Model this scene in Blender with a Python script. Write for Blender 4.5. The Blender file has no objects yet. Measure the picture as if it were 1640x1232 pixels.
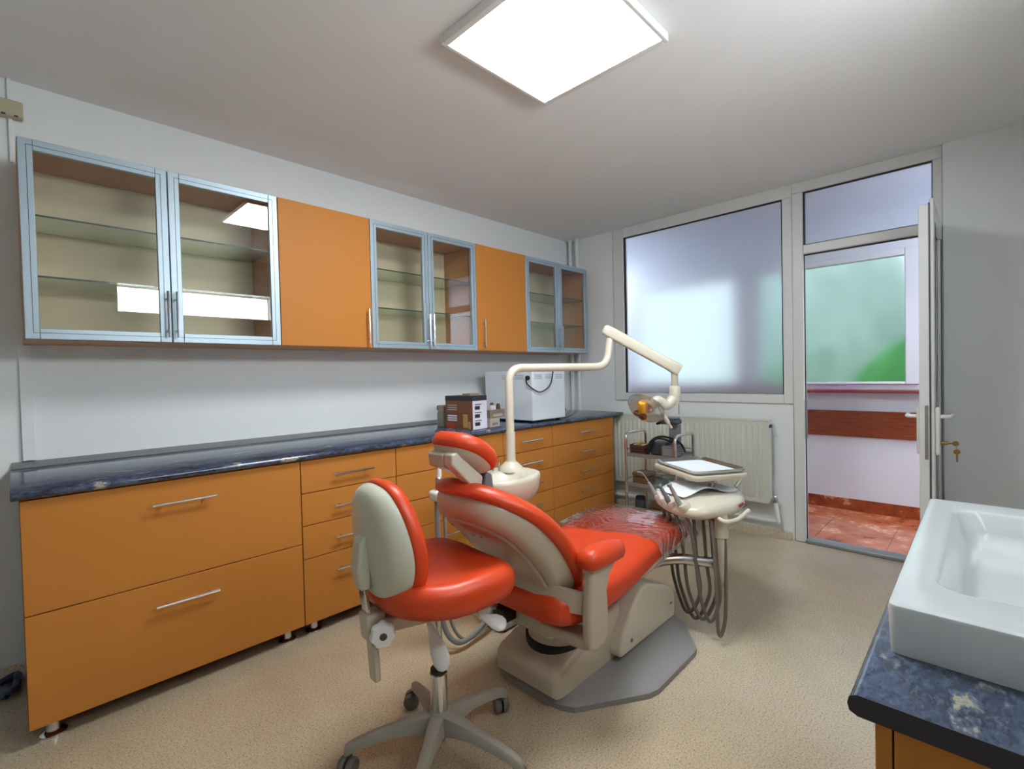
import bpy, bmesh, math, random
from mathutils import Vector, Matrix

random.seed(7)
sc = bpy.context.scene
COL = sc.collection
PI = math.pi

# ------------------------------------------------------------------ camera
EYE = Vector((0, 0, 1.1725))
YAW, PITCH, ROLL, FPX = 0.7721, -0.0202, -0.0234, 777.644
fw = Vector((math.cos(YAW) * math.cos(PITCH), math.sin(YAW) * math.cos(PITCH), math.sin(PITCH)))
rt = Vector((math.sin(YAW), -math.cos(YAW), 0))
up = rt.cross(fw)
rt2 = rt * math.cos(ROLL) + up * math.sin(ROLL)
up2 = up * math.cos(ROLL) - rt * math.sin(ROLL)
cam_d = bpy.data.cameras.new('camera')
cam = bpy.data.objects.new('camera', cam_d)
COL.objects.link(cam)
cam_d.sensor_fit = 'HORIZONTAL'
cam_d.sensor_width = 36.0
cam_d.lens = FPX * 36.0 / 1640.0
cam_d.clip_start = 0.02
M = Matrix((rt2, up2, -fw)).transposed().to_4x4()
M.translation = EYE
cam.matrix_world = M
sc.camera = cam

# ------------------------------------------------------------------ world, light, exposure
W = bpy.data.worlds.new('sky')
sc.world = W
W.use_nodes = True
bg = W.node_tree.nodes['Background']
bg.inputs[0].default_value = (0.80, 0.90, 1.0, 1)
bg.inputs[1].default_value = 1.3
PANEL_EMIT = 33.5
TUBE_EMIT = 29.0
HALL_FILL_EMIT = 140.0
sc.view_settings.view_transform = 'Standard'
sc.view_settings.look = 'None'
sc.view_settings.gamma = 1.0
sc.view_settings.use_curve_mapping = False
sc.view_settings.exposure = 0.06
sc.cycles.use_denoising = True
sc.cycles.max_bounces = 7
sc.cycles.use_adaptive_sampling = True
sc.cycles.adaptive_threshold = 0.07
sc.cycles.transmission_bounces = 6
sc.cycles.transparent_max_bounces = 12

# ------------------------------------------------------------------ materials
def lin(c):
    if isinstance(c, str):
        c = tuple(int(c[i:i + 2], 16) / 255 for i in (0, 2, 4))
    return tuple(((x + 0.055) / 1.055) ** 2.4 if x > 0.04045 else x / 12.92 for x in c) + (1,)

MATS = {}
def base_mat(name):
    m = bpy.data.materials.new(name)
    m.use_nodes = True
    MATS[name] = m
    nt = m.node_tree
    return m, nt, nt.nodes['Principled BSDF']

def tex(nt, scale=10, detail=3, rough=0.5, stretch=None, kind='Noise'):
    co = nt.nodes.new('ShaderNodeTexCoord')
    src = co.outputs['Object']
    if stretch:
        mp = nt.nodes.new('ShaderNodeMapping')
        mp.inputs['Scale'].default_value = stretch
        nt.links.new(src, mp.inputs['Vector'])
        src = mp.outputs['Vector']
    if kind == 'Noise':
        n = nt.nodes.new('ShaderNodeTexNoise')
        n.inputs['Detail'].default_value = detail
        n.inputs['Roughness'].default_value = rough
        out = n.outputs[0]
    else:
        n = nt.nodes.new('ShaderNodeTexVoronoi')
        out = n.outputs['Color']
    n.inputs['Scale'].default_value = scale
    nt.links.new(src, n.inputs['Vector'])
    return out

def ramp(nt, fac, stops):
    r = nt.nodes.new('ShaderNodeValToRGB')
    el = r.color_ramp.elements
    el[0].position, el[0].color = stops[0][0], lin(stops[0][1])
    el[1].position, el[1].color = stops[-1][0], lin(stops[-1][1])
    for p, c in stops[1:-1]:
        e = el.new(p)
        e.color = lin(c)
    nt.links.new(fac, r.inputs[0])
    return r.outputs[0]

def bump(nt, b, h, strength=0.2, dist=0.002):
    n = nt.nodes.new('ShaderNodeBump')
    n.inputs['Strength'].default_value = strength
    n.inputs['Distance'].default_value = dist
    nt.links.new(h, n.inputs['Height'])
    nt.links.new(n.outputs[0], b.inputs['Normal'])

def pmat(name, c, rough=0.5, metal=0.0, var=0.05, scale=8, stretch=None, bmp=0.0, bscale=60, coat=0.0, spec=None):
    """plain procedural material: slight colour variation and optional fine relief"""
    m, nt, b = base_mat(name)
    r, g, bl = lin(c)[:3]
    f = tex(nt, scale, 3, stretch=stretch)
    mx = nt.nodes.new('ShaderNodeMix')
    mx.data_type = 'RGBA'
    mx.inputs['A'].default_value = (r * (1 - var), g * (1 - var), bl * (1 - var), 1)
    mx.inputs['B'].default_value = (min(1, r * (1 + var)), min(1, g * (1 + var)), min(1, bl * (1 + var)), 1)
    nt.links.new(f, mx.inputs['Factor'])
    nt.links.new(mx.outputs['Result'], b.inputs['Base Color'])
    b.inputs['Roughness'].default_value = rough
    b.inputs['Metallic'].default_value = metal
    if spec is not None:
        b.inputs['Specular IOR Level'].default_value = spec
    if coat:
        b.inputs['Coat Weight'].default_value = coat
        b.inputs['Coat Roughness'].default_value = 0.08
    if bmp:
        bump(nt, b, tex(nt, bscale, 2), bmp, 0.002)
    return m

pmat('paint', 'eaeff1', 0.85, var=0.015, scale=2, bmp=0.12, bscale=90)
pmat('ceiling_paint', 'f0f3f4', 0.9, var=0.02, scale=2, bmp=0.1, bscale=70)
pmat('hall_paint', 'dfe3ec', 0.8, var=0.01)
pmat('pvc', 'dfe2e2', 0.35, var=0.01)
pmat('pvc_hall', 'e6e6ee', 0.35, var=0.01)
pmat('gasket', '22262b', 0.6)
pmat('laminate', 'c07d38', 0.48, var=0.05, scale=5, stretch=(1.5, 1.5, 60), bmp=0.05, bscale=200, spec=0.2)
pmat('carcass', '7d2c1c', 0.6)
pmat('beech', 'dccfae', 0.5, var=0.06, scale=6, stretch=(2, 2, 30))
pmat('beech_side', 'c08a58', 0.5, var=0.06, scale=6, stretch=(2, 2, 30))
pmat('alu', 'a7b9c4', 0.42, metal=0.55, var=0.02)
pmat('alu_strip', '9aa2a4', 0.4, metal=0.6, var=0.03)
pmat('chrome', 'd6d6d6', 0.13, metal=1.0, var=0.02)
pmat('steel', 'c4c6c6', 0.22, metal=1.0, var=0.03)
pmat('steel_brushed', 'bdb6ab', 0.34, metal=1.0, var=0.05, scale=8, stretch=(3, 60, 3))
pmat('cream', 'cfcab9', 0.32, var=0.025, scale=4, coat=0.25)
pmat('cream_dark', 'bdb5a2', 0.34, var=0.03, scale=4, coat=0.2)
pmat('back_beige', 'b3a594', 0.3, var=0.03, scale=3, coat=0.35)
pmat('white_plastic', 'e6e8e4', 0.28, var=0.02, coat=0.2)
pmat('grey_plastic', '8d8e8e', 0.5, var=0.04, bmp=0.1, bscale=250)
pmat('warm_grey', '9b978c', 0.5, var=0.04)
pmat('caster_grey', '6b6a62', 0.55, var=0.05)
pmat('hose', '6e675d', 0.5, var=0.06)
pmat('hose_grey', '8a8a88', 0.5, var=0.05)
pmat('vinyl', 'd04218', 0.38, var=0.04, scale=3, bmp=0.06, bscale=260)
pmat('stool_shell', 'c9c9b8', 0.3, var=0.02, coat=0.2)
pmat('glass_edge', '2f4640', 0.15, var=0.05)
pmat('rubber', '15151a', 0.6)
pmat('ceramic', 'd3dbdd', 0.1, var=0.005, coat=0.6)
pmat('oven_white', 'dfe8f2', 0.3, var=0.015)
pmat('radiator', 'd0d4ca', 0.3, var=0.015)
pmat('sill', '7b2f2a', 0.4, var=0.08)
pmat('yellow', 'e0a51c', 0.4)
pmat('dark_grey', '3c4046', 0.45)
pmat('mid_grey', '6f757c', 0.45)
pmat('basket', '5b351f', 0.7, var=0.25, scale=120)
pmat('bakelite', '6b5236', 0.3, var=0.15, scale=12)
pmat('tin', '8f8a75', 0.35, metal=0.5, var=0.2, scale=14)
pmat('carton', '8d7b70', 0.7, var=0.2, scale=25)
pmat('carton_pale', 'b7aea4', 0.7, var=0.12, scale=25)
pmat('box_brown', '7a4a2c', 0.45, var=0.15, scale=9)
pmat('box_white', 'dfe0ee', 0.45, var=0.03)
pmat('box_dark', '2c2a33', 0.45, var=0.1)
pmat('box_gold', 'b99458', 0.5, var=0.2, scale=18)
pmat('box_red', 'b8392a', 0.5, var=0.2, scale=18)
pmat('paper', 'e6edf4', 0.7, var=0.01)
pmat('magenta', 'b0368f', 0.5)
pmat('old_plastic', 'b8b293', 0.5)
pmat('blue_rubber', '3b4a63', 0.5, var=0.1)
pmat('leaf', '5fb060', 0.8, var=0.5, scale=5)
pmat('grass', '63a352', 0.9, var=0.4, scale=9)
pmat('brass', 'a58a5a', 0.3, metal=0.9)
pmat('leaf_hazed', 'cfe9e0', 0.8, var=0.4, scale=5)  # distance haze put into the leaf colour of the far trees

def marble_blue():
    m, nt, b = base_mat('counter')
    f1 = tex(nt, 9, 8, 0.66, stretch=(1.0, 2.0, 1.8))
    c1 = ramp(nt, f1, [(0.30, '0c0f18'), (0.42, '222b3d'), (0.50, '4a5a74'), (0.57, '2b3446'), (0.62, '6d7686'), (0.655, 'cfc7a4'), (0.69, '8a8a88'), (0.74, '2f3a50')])
    f2 = tex(nt, 45, 5, 0.7, stretch=(1, 1.6, 1.6))
    c2 = ramp(nt, f2, [(0.35, '0e1119'), (0.5, '3c485e'), (0.62, '5c6b84'), (0.70, 'b5ae94')])
    mx = nt.nodes.new('ShaderNodeMix')
    mx.data_type = 'RGBA'
    mx.inputs['Factor'].default_value = 0.38
    nt.links.new(c1, mx.inputs['A'])
    nt.links.new(c2, mx.inputs['B'])
    nt.links.new(mx.outputs['Result'], b.inputs['Base Color'])
    b.inputs['Roughness'].default_value = 0.14
    b.inputs['Coat Weight'].default_value = 0.5
    b.inputs['Coat Roughness'].default_value = 0.05
    bump(nt, b, tex(nt, 160, 2), 0.04, 0.001)
marble_blue()

def floor_vinyl():
    m, nt, b = base_mat('floor_vinyl')
    f1 = tex(nt, 170, 3, 0.7)
    c1 = ramp(nt, f1, [(0.34, '8a7e69'), (0.43, 'cabea6'), (0.58, 'd8cdb8'), (0.7, 'e6dfcf')])
    f2 = tex(nt, 1.3, 4, 0.6)
    c2 = ramp(nt, f2, [(0.3, 'd8d0c4'), (0.7, 'f6f2ec')])
    mx = nt.nodes.new('ShaderNodeMix')
    mx.data_type = 'RGBA'
    mx.blend_type = 'MULTIPLY'
    mx.inputs['Factor'].default_value = 1.0
    nt.links.new(c1, mx.inputs['A'])
    nt.links.new(c2, mx.inputs['B'])
    nt.links.new(mx.outputs['Result'], b.inputs['Base Color'])
    b.inputs['Roughness'].default_value = 0.26
    b.inputs['Coat Weight'].default_value = 0.6
    b.inputs['Coat Roughness'].default_value = 0.22
floor_vinyl()

def marble_red(name, dark):
    m, nt, b = base_mat(name)
    f = tex(nt, 7, 8, 0.65)
    c = ramp(nt, f, [(0.3, '5c2413'), (0.45, '8f4226' if dark else 'a8593c'), (0.58, 'a5502c' if dark else 'b97253'), (0.63, 'd9a483'), (0.68, '8f4226' if dark else 'a8593c')])
    nt.links.new(c, b.inputs['Base Color'])
    b.inputs['Roughness'].default_value = 0.14
marble_red('marble_floor', False)
marble_red('marble_skirt', True)

def wood_rail():
    m, nt, b = base_mat('wood_rail')
    f = tex(nt, 9, 5, 0.6, stretch=(2, 1, 14))
    c = ramp(nt, f, [(0.3, '6b2f14'), (0.55, '8a3f1d'), (0.75, '9d5029')])
    nt.links.new(c, b.inputs['Base Color'])
    b.inputs['Roughness'].default_value = 0.4
wood_rail()

def clear_glass(name, tint=(0.97, 0.985, 0.98), refl=0.045, rough=0.0):
    """thin pane: transparent body with a Fresnel reflection"""
    m = bpy.data.materials.new(name)
    m.use_nodes = True
    MATS[name] = m
    nt = m.node_tree
    nt.nodes.remove(nt.nodes['Principled BSDF'])
    out = nt.nodes['Material Output']
    tr = nt.nodes.new('ShaderNodeBsdfTransparent')
    tr.inputs[0].default_value = (*tint, 1)
    gl = nt.nodes.new('ShaderNodeBsdfGlossy')
    gl.inputs['Roughness'].default_value = rough
    lw = nt.nodes.new('ShaderNodeLayerWeight')
    lw.inputs['Blend'].default_value = 0.5
    pw = nt.nodes.new('ShaderNodeMath')
    pw.operation = 'POWER'
    pw.inputs[1].default_value = 4.0
    nt.links.new(lw.outputs['Facing'], pw.inputs[0])
    fr = nt.nodes.new('ShaderNodeMath')
    fr.operation = 'MULTIPLY_ADD'
    fr.inputs[1].default_value = 0.6
    fr.inputs[2].default_value = refl
    nt.links.new(pw.outputs[0], fr.inputs[0])
    mx = nt.nodes.new('ShaderNodeMixShader')
    nt.links.new(fr.outputs[0], mx.inputs[0])
    nt.links.new(tr.outputs[0], mx.inputs[1])
    nt.links.new(gl.outputs[0], mx.inputs[2])
    nt.links.new(mx.outputs[0], out.inputs[0])
    return m, nt, gl, lw
clear_glass('glass')
clear_glass('shelf_glass', (0.84, 0.91, 0.86), 0.10)
clear_glass('lens', (0.90, 0.895, 0.88), 0.22, 0.15)
m, nt, gl, lw = clear_glass('film', (0.96, 0.95, 0.95), 0.38, 0.03)
nb = nt.nodes.new('ShaderNodeBump')
nb.inputs['Strength'].default_value = 0.25
nb.inputs['Distance'].default_value = 0.004
nt.links.new(tex(nt, 20, 3, 0.6, stretch=(1.0, 2.6, 1)), nb.inputs['Height'])
nt.links.new(nb.outputs[0], gl.inputs['Normal'])
nt.links.new(nb.outputs[0], lw.inputs['Normal'])

def frosted(name, tint, rough):
    m, nt, b = base_mat(name)
    b.inputs['Base Color'].default_value = lin(tint)
    b.inputs['Transmission Weight'].default_value = 1.0
    b.inputs['Roughness'].default_value = rough
    b.inputs['IOR'].default_value = 1.3
frosted('frosted', 'f4f8ff', 0.34)
frosted('frosted_hall', 'f2fbf4', 0.22)

def emit(name, c, s):
    m = bpy.data.materials.new(name)
    m.use_nodes = True
    MATS[name] = m
    nt = m.node_tree
    nt.nodes.remove(nt.nodes['Principled BSDF'])
    e = nt.nodes.new('ShaderNodeEmission')
    e.inputs[0].default_value = (*c, 1)
    e.inputs[1].default_value = s
    nt.links.new(e.outputs[0], nt.nodes['Material Output'].inputs[0])
emit('panel_light', (0.95, 0.99, 1.0), PANEL_EMIT)
emit('tube_light', (0.93, 0.97, 1.0), TUBE_EMIT)
emit('hall_fill_light', (0.93, 0.99, 1.0), HALL_FILL_EMIT)

# ------------------------------------------------------------------ geometry helpers
class MB:
    """collects shapes in world coordinates; build() links them as ONE mesh object"""
    def __init__(self):
        self.v, self.f = [], []

    def add(self, vs, fs):
        o = len(self.v)
        self.v += [Vector(p) for p in vs]
        self.f += [tuple(i + o for i in f) for f in fs]
        return self

    def box(self, x0, x1, y0, y1, z0, z1, T=None):
        vs = [Vector((x, y, z)) for z in (z0, z1) for y in (y0, y1) for x in (x0, x1)]
        if T:
            vs = [T @ p for p in vs]
        return self.add(vs, [(0, 2, 3, 1), (4, 5, 7, 6), (0, 1, 5, 4), (2, 6, 7, 3), (0, 4, 6, 2), (1, 3, 7, 5)])

    def prism(self, poly, a0, a1, axis='y', T=None):
        """poly in the two other axes (x,z for y; y,z for x; x,y for z), extruded a0..a1"""
        def P(p, a):
            return Vector({'y': (p[0], a, p[1]), 'x': (a, p[0], p[1]), 'z': (p[0], p[1], a)}[axis])
        n = len(poly)
        vs = [P(p, a0) for p in poly] + [P(p, a1) for p in poly]
        if T:
            vs = [T @ p for p in vs]
        fs = [tuple(range(n)), tuple(range(2 * n - 1, n - 1, -1))]
        fs += [(i, i + n, (i + 1) % n + n, (i + 1) % n) for i in range(n)]
        return self.add(vs, fs)

    def loft(self, rings, caps=True, closed=False):
        n = len(rings[0])
        vs = [p for r in rings for p in r]
        fs = []
        K = len(rings)
        for k in range(K if closed else K - 1):
            a, b = k * n, ((k + 1) % K) * n
            for i in range(n):
                j = (i + 1) % n
                fs.append((a + i, a + j, b + j, b + i))
        if caps and not closed:
            for k, flip in ((0, True), (K - 1, False)):
                c = sum((Vector(p) for p in rings[k]), Vector()) / n
                vs.append(c)
                ci = len(vs) - 1
                for i in range(n):
                    j = (i + 1) % n
                    fs.append((ci, k * n + j, k * n + i) if flip else (ci, k * n + i, k * n + j))
        return self.add(vs, fs)

    def tube(self, path, r, n=10, caps=True, flat=None):
        path = [Vector(p) for p in path]
        K = len(path)
        rs = r if isinstance(r, (list, tuple)) else [r] * K
        rings = []
        up_ = None
        for i, p in enumerate(path):
            t = (path[min(i + 1, K - 1)] - path[max(i - 1, 0)]).normalized()
            if up_ is None:
                up_ = Vector((0, 0, 1)) if abs(t.z) < 0.9 else Vector((1, 0, 0))
            s = t.cross(up_).normalized()
            up_ = s.cross(t).normalized()
            k = flat if flat else 1.0
            rings.append([p + (s * math.cos(2 * PI * q / n) + up_ * math.sin(2 * PI * q / n) * k) * rs[i] for q in range(n)])
        return self.loft(rings, caps)

    def lathe(self, prof, org, axis=(0, 0, 1), n=24, caps=True):
        ax = Vector(axis).normalized()
        a = Vector((1, 0, 0)) if abs(ax.x) < 0.9 else Vector((0, 1, 0))
        u = (a - ax * a.dot(ax)).normalized()
        w = ax.cross(u)
        org = Vector(org)
        rings = [[org + ax * z + (u * math.cos(2 * PI * q / n) + w * math.sin(2 * PI * q / n)) * r for q in range(n)] for r, z in prof]
        return self.loft(rings, caps)

    def cushion(self, outline, prof, fn, top=((0.75, 0.0), (0.4, 0.0)), bot=((0.6, 0.0),)):
        """outline in (u,v); prof = [(inset, h)]; extra cap rings (scale, dh); fn maps (u,v,h) to a point"""
        n = len(outline)
        cu = sum(p[0] for p in outline) / n
        cv = sum(p[1] for p in outline) / n
        nor = []
        for i in range(n):
            a, b = outline[i - 1], outline[(i + 1) % n]
            tx, ty = b[0] - a[0], b[1] - a[1]
            l = math.hypot(tx, ty) or 1
            nor.append((ty / l, -tx / l))
        area = sum(outline[i][0] * outline[(i + 1) % n][1] - outline[(i + 1) % n][0] * outline[i][1] for i in range(n))
        sg = 1 if area > 0 else -1
        def ring(ins, h, s=1.0):
            r = []
            for (x, y), (nx, ny) in zip(outline, nor):
                X, Y = x - sg * nx * ins, y - sg * ny * ins
                r.append(Vector(fn(cu + (X - cu) * s, cv + (Y - cv) * s, h)))
            return r
        rings = [ring(prof[0][0], prof[0][1] + dh, s) for s, dh in reversed(bot)]
        rings += [ring(i, h) for i, h in prof]
        rings += [ring(prof[-1][0], prof[-1][1] + dh, s) for s, dh in top]
        return self.loft(rings)

    def build(self, name, mat, parent=None, smooth=35, bevel=0.0, seg=2, subsurf=0):
        org = parent['_o'] if parent is not None and '_o' in parent else (0, 0, 0)
        if parent is None:
            c0 = Vector((min(p.x for p in self.v), min(p.y for p in self.v), min(p.z for p in self.v)))
            c1 = Vector((max(p.x for p in self.v), max(p.y for p in self.v), 0))
            org = ((c0.x + c1.x) / 2, (c0.y + c1.y) / 2, c0.z)
        org = Vector(org)
        me = bpy.data.meshes.new(name)
        me.from_pydata([tuple(p - org) for p in self.v], [], self.f)
        bm = bmesh.new()
        bm.from_mesh(me)
        bmesh.ops.recalc_face_normals(bm, faces=bm.faces)
        bm.to_mesh(me)
        bm.free()
        if smooth:
            me.polygons.foreach_set('use_smooth', [True] * len(me.polygons))
            me.set_sharp_from_angle(angle=math.radians(smooth))
        me.materials.append(MATS[mat])
        o = bpy.data.objects.new(name, me)
        COL.objects.link(o)
        if parent is not None:
            o.parent = parent
            o['_o'] = parent['_o']
        else:
            o.location = org
            o['_o'] = tuple(org)
        if bevel:
            b = o.modifiers.new('bevel', 'BEVEL')
            b.width = bevel
            b.segments = seg
            b.limit_method = 'ANGLE'
            b.angle_limit = math.radians(40)
        if subsurf:
            s = o.modifiers.new('subsurf', 'SUBSURF')
            s.levels = s.render_levels = subsurf
        return o

def tag(o, label=None, cat=None, group=None, kind=None):
    if label: o['label'] = label
    if cat: o['category'] = cat
    if group: o['group'] = group
    if kind: o['kind'] = kind
    return o

def thing(name, label, cat, loc, group=None, kind=None):
    o = bpy.data.objects.new(name, None)
    COL.objects.link(o)
    o.empty_display_size = 0.05
    o.location = loc
    o['_o'] = tuple(loc)
    return tag(o, label, cat, group, kind)

def copy_to(o, parent, dloc=(0, 0, 0)):
    """copy of a part (shared mesh data) under a parent, shifted by dloc; children are copied too"""
    c = o.copy()
    COL.objects.link(c)
    c.parent = parent
    c['_o'] = parent['_o']
    c.location = Vector(dloc)
    for ch in o.children:
        k = ch.copy()
        COL.objects.link(k)
        k.parent = c
    return c

def spline(pts, n=8):
    P = [Vector(p) for p in pts]
    P = [P[0] * 2 - P[1]] + P + [P[-1] * 2 - P[-2]]
    out = []
    for i in range(1, len(P) - 2):
        a, b, c, d = P[i - 1:i + 3]
        for k in range(n):
            t = k / n
            out.append(0.5 * ((2 * b) + (c - a) * t + (2 * a - 5 * b + 4 * c - d) * t * t + (3 * b - a - 3 * c + d) * t ** 3))
    out.append(P[-2])
    return out

def closed_spline(pts, n=6):
    L = len(pts)
    out = []
    for i in range(L):
        a, b, c, d = [Vector((*pts[(i + k - 1) % L], 0)) for k in range(4)]
        for k in range(n):
            t = k / n
            q = 0.5 * ((2 * b) + (c - a) * t + (2 * a - 5 * b + 4 * c - d) * t * t + (3 * b - a - 3 * c + d) * t ** 3)
            out.append((q.x, q.y))
    return out

def rrect(w, d, r, n=6, cx=0, cy=0):
    out = []
    for qx, qy, a0 in ((1, 1, 0), (-1, 1, 90), (-1, -1, 180), (1, -1, 270)):
        for k in range(n + 1):
            a = math.radians(a0 + 90 * k / n)
            out.append((cx + qx * (w / 2 - r) + r * math.cos(a), cy + qy * (d / 2 - r) + r * math.sin(a)))
    return out

def fillet(pts, r, n=5):
    """polyline with rounded corners"""
    P = [Vector(p) for p in pts]
    out = [P[0]]
    for i in range(1, len(P) - 1):
        a, b = (P[i - 1] - P[i]), (P[i + 1] - P[i])
        d = min(r, a.length * 0.49, b.length * 0.49)
        s, e = P[i] + a.normalized() * d, P[i] + b.normalized() * d
        for k in range(n + 1):
            t = k / n
            out.append(s * (1 - t) ** 2 + P[i] * 2 * t * (1 - t) + e * t * t)
    out.append(P[-1])
    return out

# ------------------------------------------------------------------ dimensions
YW = 2.807       # cabinet wall
YB = 2.2014      # base cabinet fronts
YU = 2.4687      # upper cabinet fronts
XB = 3.686       # window wall
XF = -1.9        # wall behind the camera
YR = -0.50       # wall behind the washstand
ZC = 2.405
XH = 4.75        # hall far wall
BX = [w * 0.9857 for w in (0, .9, 1.4, 2.2, 2.7, 3.5)]
UX = [0.0333 + 0.9902 * w for w in (0, .9, 1.4, 2.2, 2.7, 3.5)]

# ------------------------------------------------------------------ the setting
def struct(name, mb, mat, label=None, cat=None, parent=None, **k):
    o = mb.build(name, mat, parent, **k)
    if parent is None:
        tag(o, label, cat, kind='structure')
    return o

struct('floor', MB().box(XF, XB, YR, YW, -0.1, 0.0), 'floor_vinyl', 'speckled beige vinyl floor of the treatment room', 'floor')
struct('ceiling', MB().box(XF - .1, XB + .12, YR - .1, YW + .1, ZC, ZC + 0.1), 'ceiling_paint', 'plain off-white ceiling around the square light panel', 'ceiling')
struct('wall_left', MB().box(XF - .1, XB + .1, YW, YW + 0.1, -0.1, ZC), 'paint', 'white wall behind the orange cabinets', 'wall')
struct('wall_right', MB().box(XF - .1, XB + .1, YR - 0.1, YR, -0.1, ZC), 'paint', 'white wall behind the washbasin stand', 'wall')
struct('wall_front', MB().box(XF - .1, XF, YR, YW, -0.1, ZC), 'paint', 'white wall behind the viewer', 'wall')
mb = MB()
mb.box(XB, XB + .1, 2.315, YW, -0.1, ZC)
mb.box(XB, XB + .1, 0.93, 2.315, -0.1, 0.93)
mb.box(XB - .03, XB + .1, YR, 0.165, -0.1, ZC)
struct('wall_back', mb, 'paint', 'white wall around the frosted window and open doorway', 'wall')
struct('baseboard_back', MB().prism([(XB, 0), (XB - .045, 0), (XB - .018, .012), (XB - .006, .04), (XB, .05)], 0.945, YW, 'y'), 'floor_vinyl',
       'beige vinyl coved skirting under the radiator', 'skirting', smooth=60)
struct('baseboard_left', MB().prism([(YW, 0), (YW - .04, 0), (YW - .016, .012), (YW - .006, .04), (YW, .05)], XF, XB - .05, 'x'), 'floor_vinyl',
       'beige vinyl coved skirting behind the base cabinets', 'skirting', smooth=60)

# window_1: frosted interior window
F0, F1 = XB - 0.015, XB + 0.055
w1 = thing('window_1', 'large frosted glass window in white plastic frame above the radiator', 'window', (XB, 1.6, 0.93), kind='structure')
MB().box(F0, F1, 2.215, 2.315, 0.93, ZC).build('window_frame', 'pvc', w1, bevel=.006)
MB().box(F0, F1, 0.925, 2.215, 2.32, ZC).build('window_frame', 'pvc', w1, bevel=.006)
MB().box(F0, F1, 0.985, 2.215, 0.93, 0.995).build('window_frame', 'pvc', w1, bevel=.006)
MB().box(F0, F1, 0.925, 0.985, 0.93, 2.32).build('window_frame', 'pvc', w1, bevel=.006)
g = MB()
for a in ((2.205, 2.217, .99, 2.325), (.983, .992, .99, 2.325), (.985, 2.215, 2.313, 2.324), (.985, 2.215, .99, .998)):
    g.box(F0 + .012, F0 + .03, *a)
g.build('gasket', 'gasket', w1)
MB().box(F0 + .03, F0 + .037, .98, 2.22, .985, 2.325).build('pane', 'frosted', w1)

# window_2: transom light over the door
w2 = thing('window_2', 'frosted glass transom panel above the open door', 'window', (XB, .53, 1.98), kind='structure')
MB().box(F0, F1, 0.165, 0.925, 2.335, ZC).build('window_frame', 'pvc', w2, bevel=.006)
MB().box(F0, F1, 0.210, 0.860, 1.925, 1.985).build('window_frame', 'pvc', w2, bevel=.006)
g = MB()
for a in ((.85, .862, 1.98, 2.34), (.206, .214, 1.98, 2.34), (.21, .86, 2.328, 2.337), (.21, .86, 1.982, 1.99)):
    g.box(F0 + .012, F0 + .03, *a)
g.build('gasket', 'gasket', w2)
MB().box(F0 + .03, F0 + .037, .205, .865, 1.975, 2.34).build('pane', 'frosted', w2)

# door frame and leaf
d1 = thing('door_1', 'white glazed plastic door standing wide open with keys in lock', 'door', (XB, .53, 0), kind='structure')
MB().box(F0, F1, 0.860, 0.925, 0, 2.335).build('door_frame', 'pvc', d1, bevel=.006)
MB().box(F0, F1, 0.165, 0.210, 0, 2.335).build('door_frame', 'pvc', d1, bevel=.006)
MB().box(F0 - .01, F1 + .02, 0.210, 0.860, 0, 0.022).build('threshold', 'alu_strip', d1, bevel=.005)
g = MB()
g.box(F0 + .02, F0 + .035, .855, .862, .022, 1.925)
g.box(F0 + .02, F0 + .035, .21, .86, 1.918, 1.93)
g.build('gasket', 'gasket', d1)
MB().box(F0 + .008, F0 + .03, .849, .862, .70, .96).build('strike_plate', 'mid_grey', d1, bevel=.002)
LX0, LX1 = 3.035, 3.665
leaf = MB()
leaf.box(LX0, LX0 + .085, .188, .226, .03, 1.935)
leaf.box(LX1 - .085, LX1, .188, .226, .03, 1.935)
leaf.box(LX0 + .085, LX1 - .085, .188, .226, .03, .13)
leaf.box(LX0 + .085, LX1 - .085, .188, .226, 1.85, 1.935)
leaf.box(LX0 + .012, LX0 + .097, .170, .186, .015, 1.96)
leaf.box(LX1 - .085, LX1 - .002, .170, .186, .015, 1.96)
leaf.box(LX0 + .09, LX1 - .08, .170, .186, .015, .12)
leaf.box(LX0 + .09, LX1 - .08, .170, .186, 1.86, 1.96)
lf = leaf.build('leaf', 'pvc', d1, bevel=.004)
g = MB()
g.box(LX0 + .004, LX0 + .09, .185, .189, .03, 1.94)
for a in ((.10, .105), (LX1 - LX0 - .09, LX1 - LX0 - .085)):
    g.box(LX0 + a[0], LX0 + a[1], .168, .171, .12, 1.86)
g.build('gasket', 'gasket', lf)
MB().box(LX0 + .09, LX1 - .08, .194, .200, .12, 1.86).build('pane', 'frosted', lf)
MB().box(LX0 - .002, LX0 + .004, .192, .206, .72, .98).build('lock_plate', 'steel', lf, bevel=.001)
MB().box(LX0 + .02, LX0 + .05, .152, .171, .74, .97).build('handle_plate', 'white_plastic', lf, bevel=.006)
MB().box(LX0 + .02, LX0 + .05, .225, .238, .74, .97).build('handle_plate', 'white_plastic', lf, bevel=.006)
MB().tube(fillet([(LX0 + .035, .155, .925), (LX0 + .035, .118, .925), (LX0 + .15, .112, .925)], .02), .0095, 8).build('handle', 'white_plastic', lf)
MB().tube(fillet([(LX0 + .035, .23, .925), (LX0 + .035, .275, .925), (LX0 + .15, .28, .925)], .02), .0095, 8).build('handle', 'white_plastic', lf)
MB().lathe([(.009, 0), (.009, .03)], (LX0 + .035, .155, .80), (0, -1, 0), 12).build('lock_cylinder', 'brass', lf)
for zz in (1.75, .92, .18):
    MB().lathe([(.009, 0), (.009, .10)], (LX1 + .006, .178, zz), (0, 0, 1), 10).build('hinge', 'mid_grey', lf)
k = thing('key_bunch', 'two small keys hanging from the door lock', 'keys', (LX0 + .035, .118, .74))
kb = MB().box(LX0 + .033, LX0 + .037, .104, .135, .797, .803)
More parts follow.
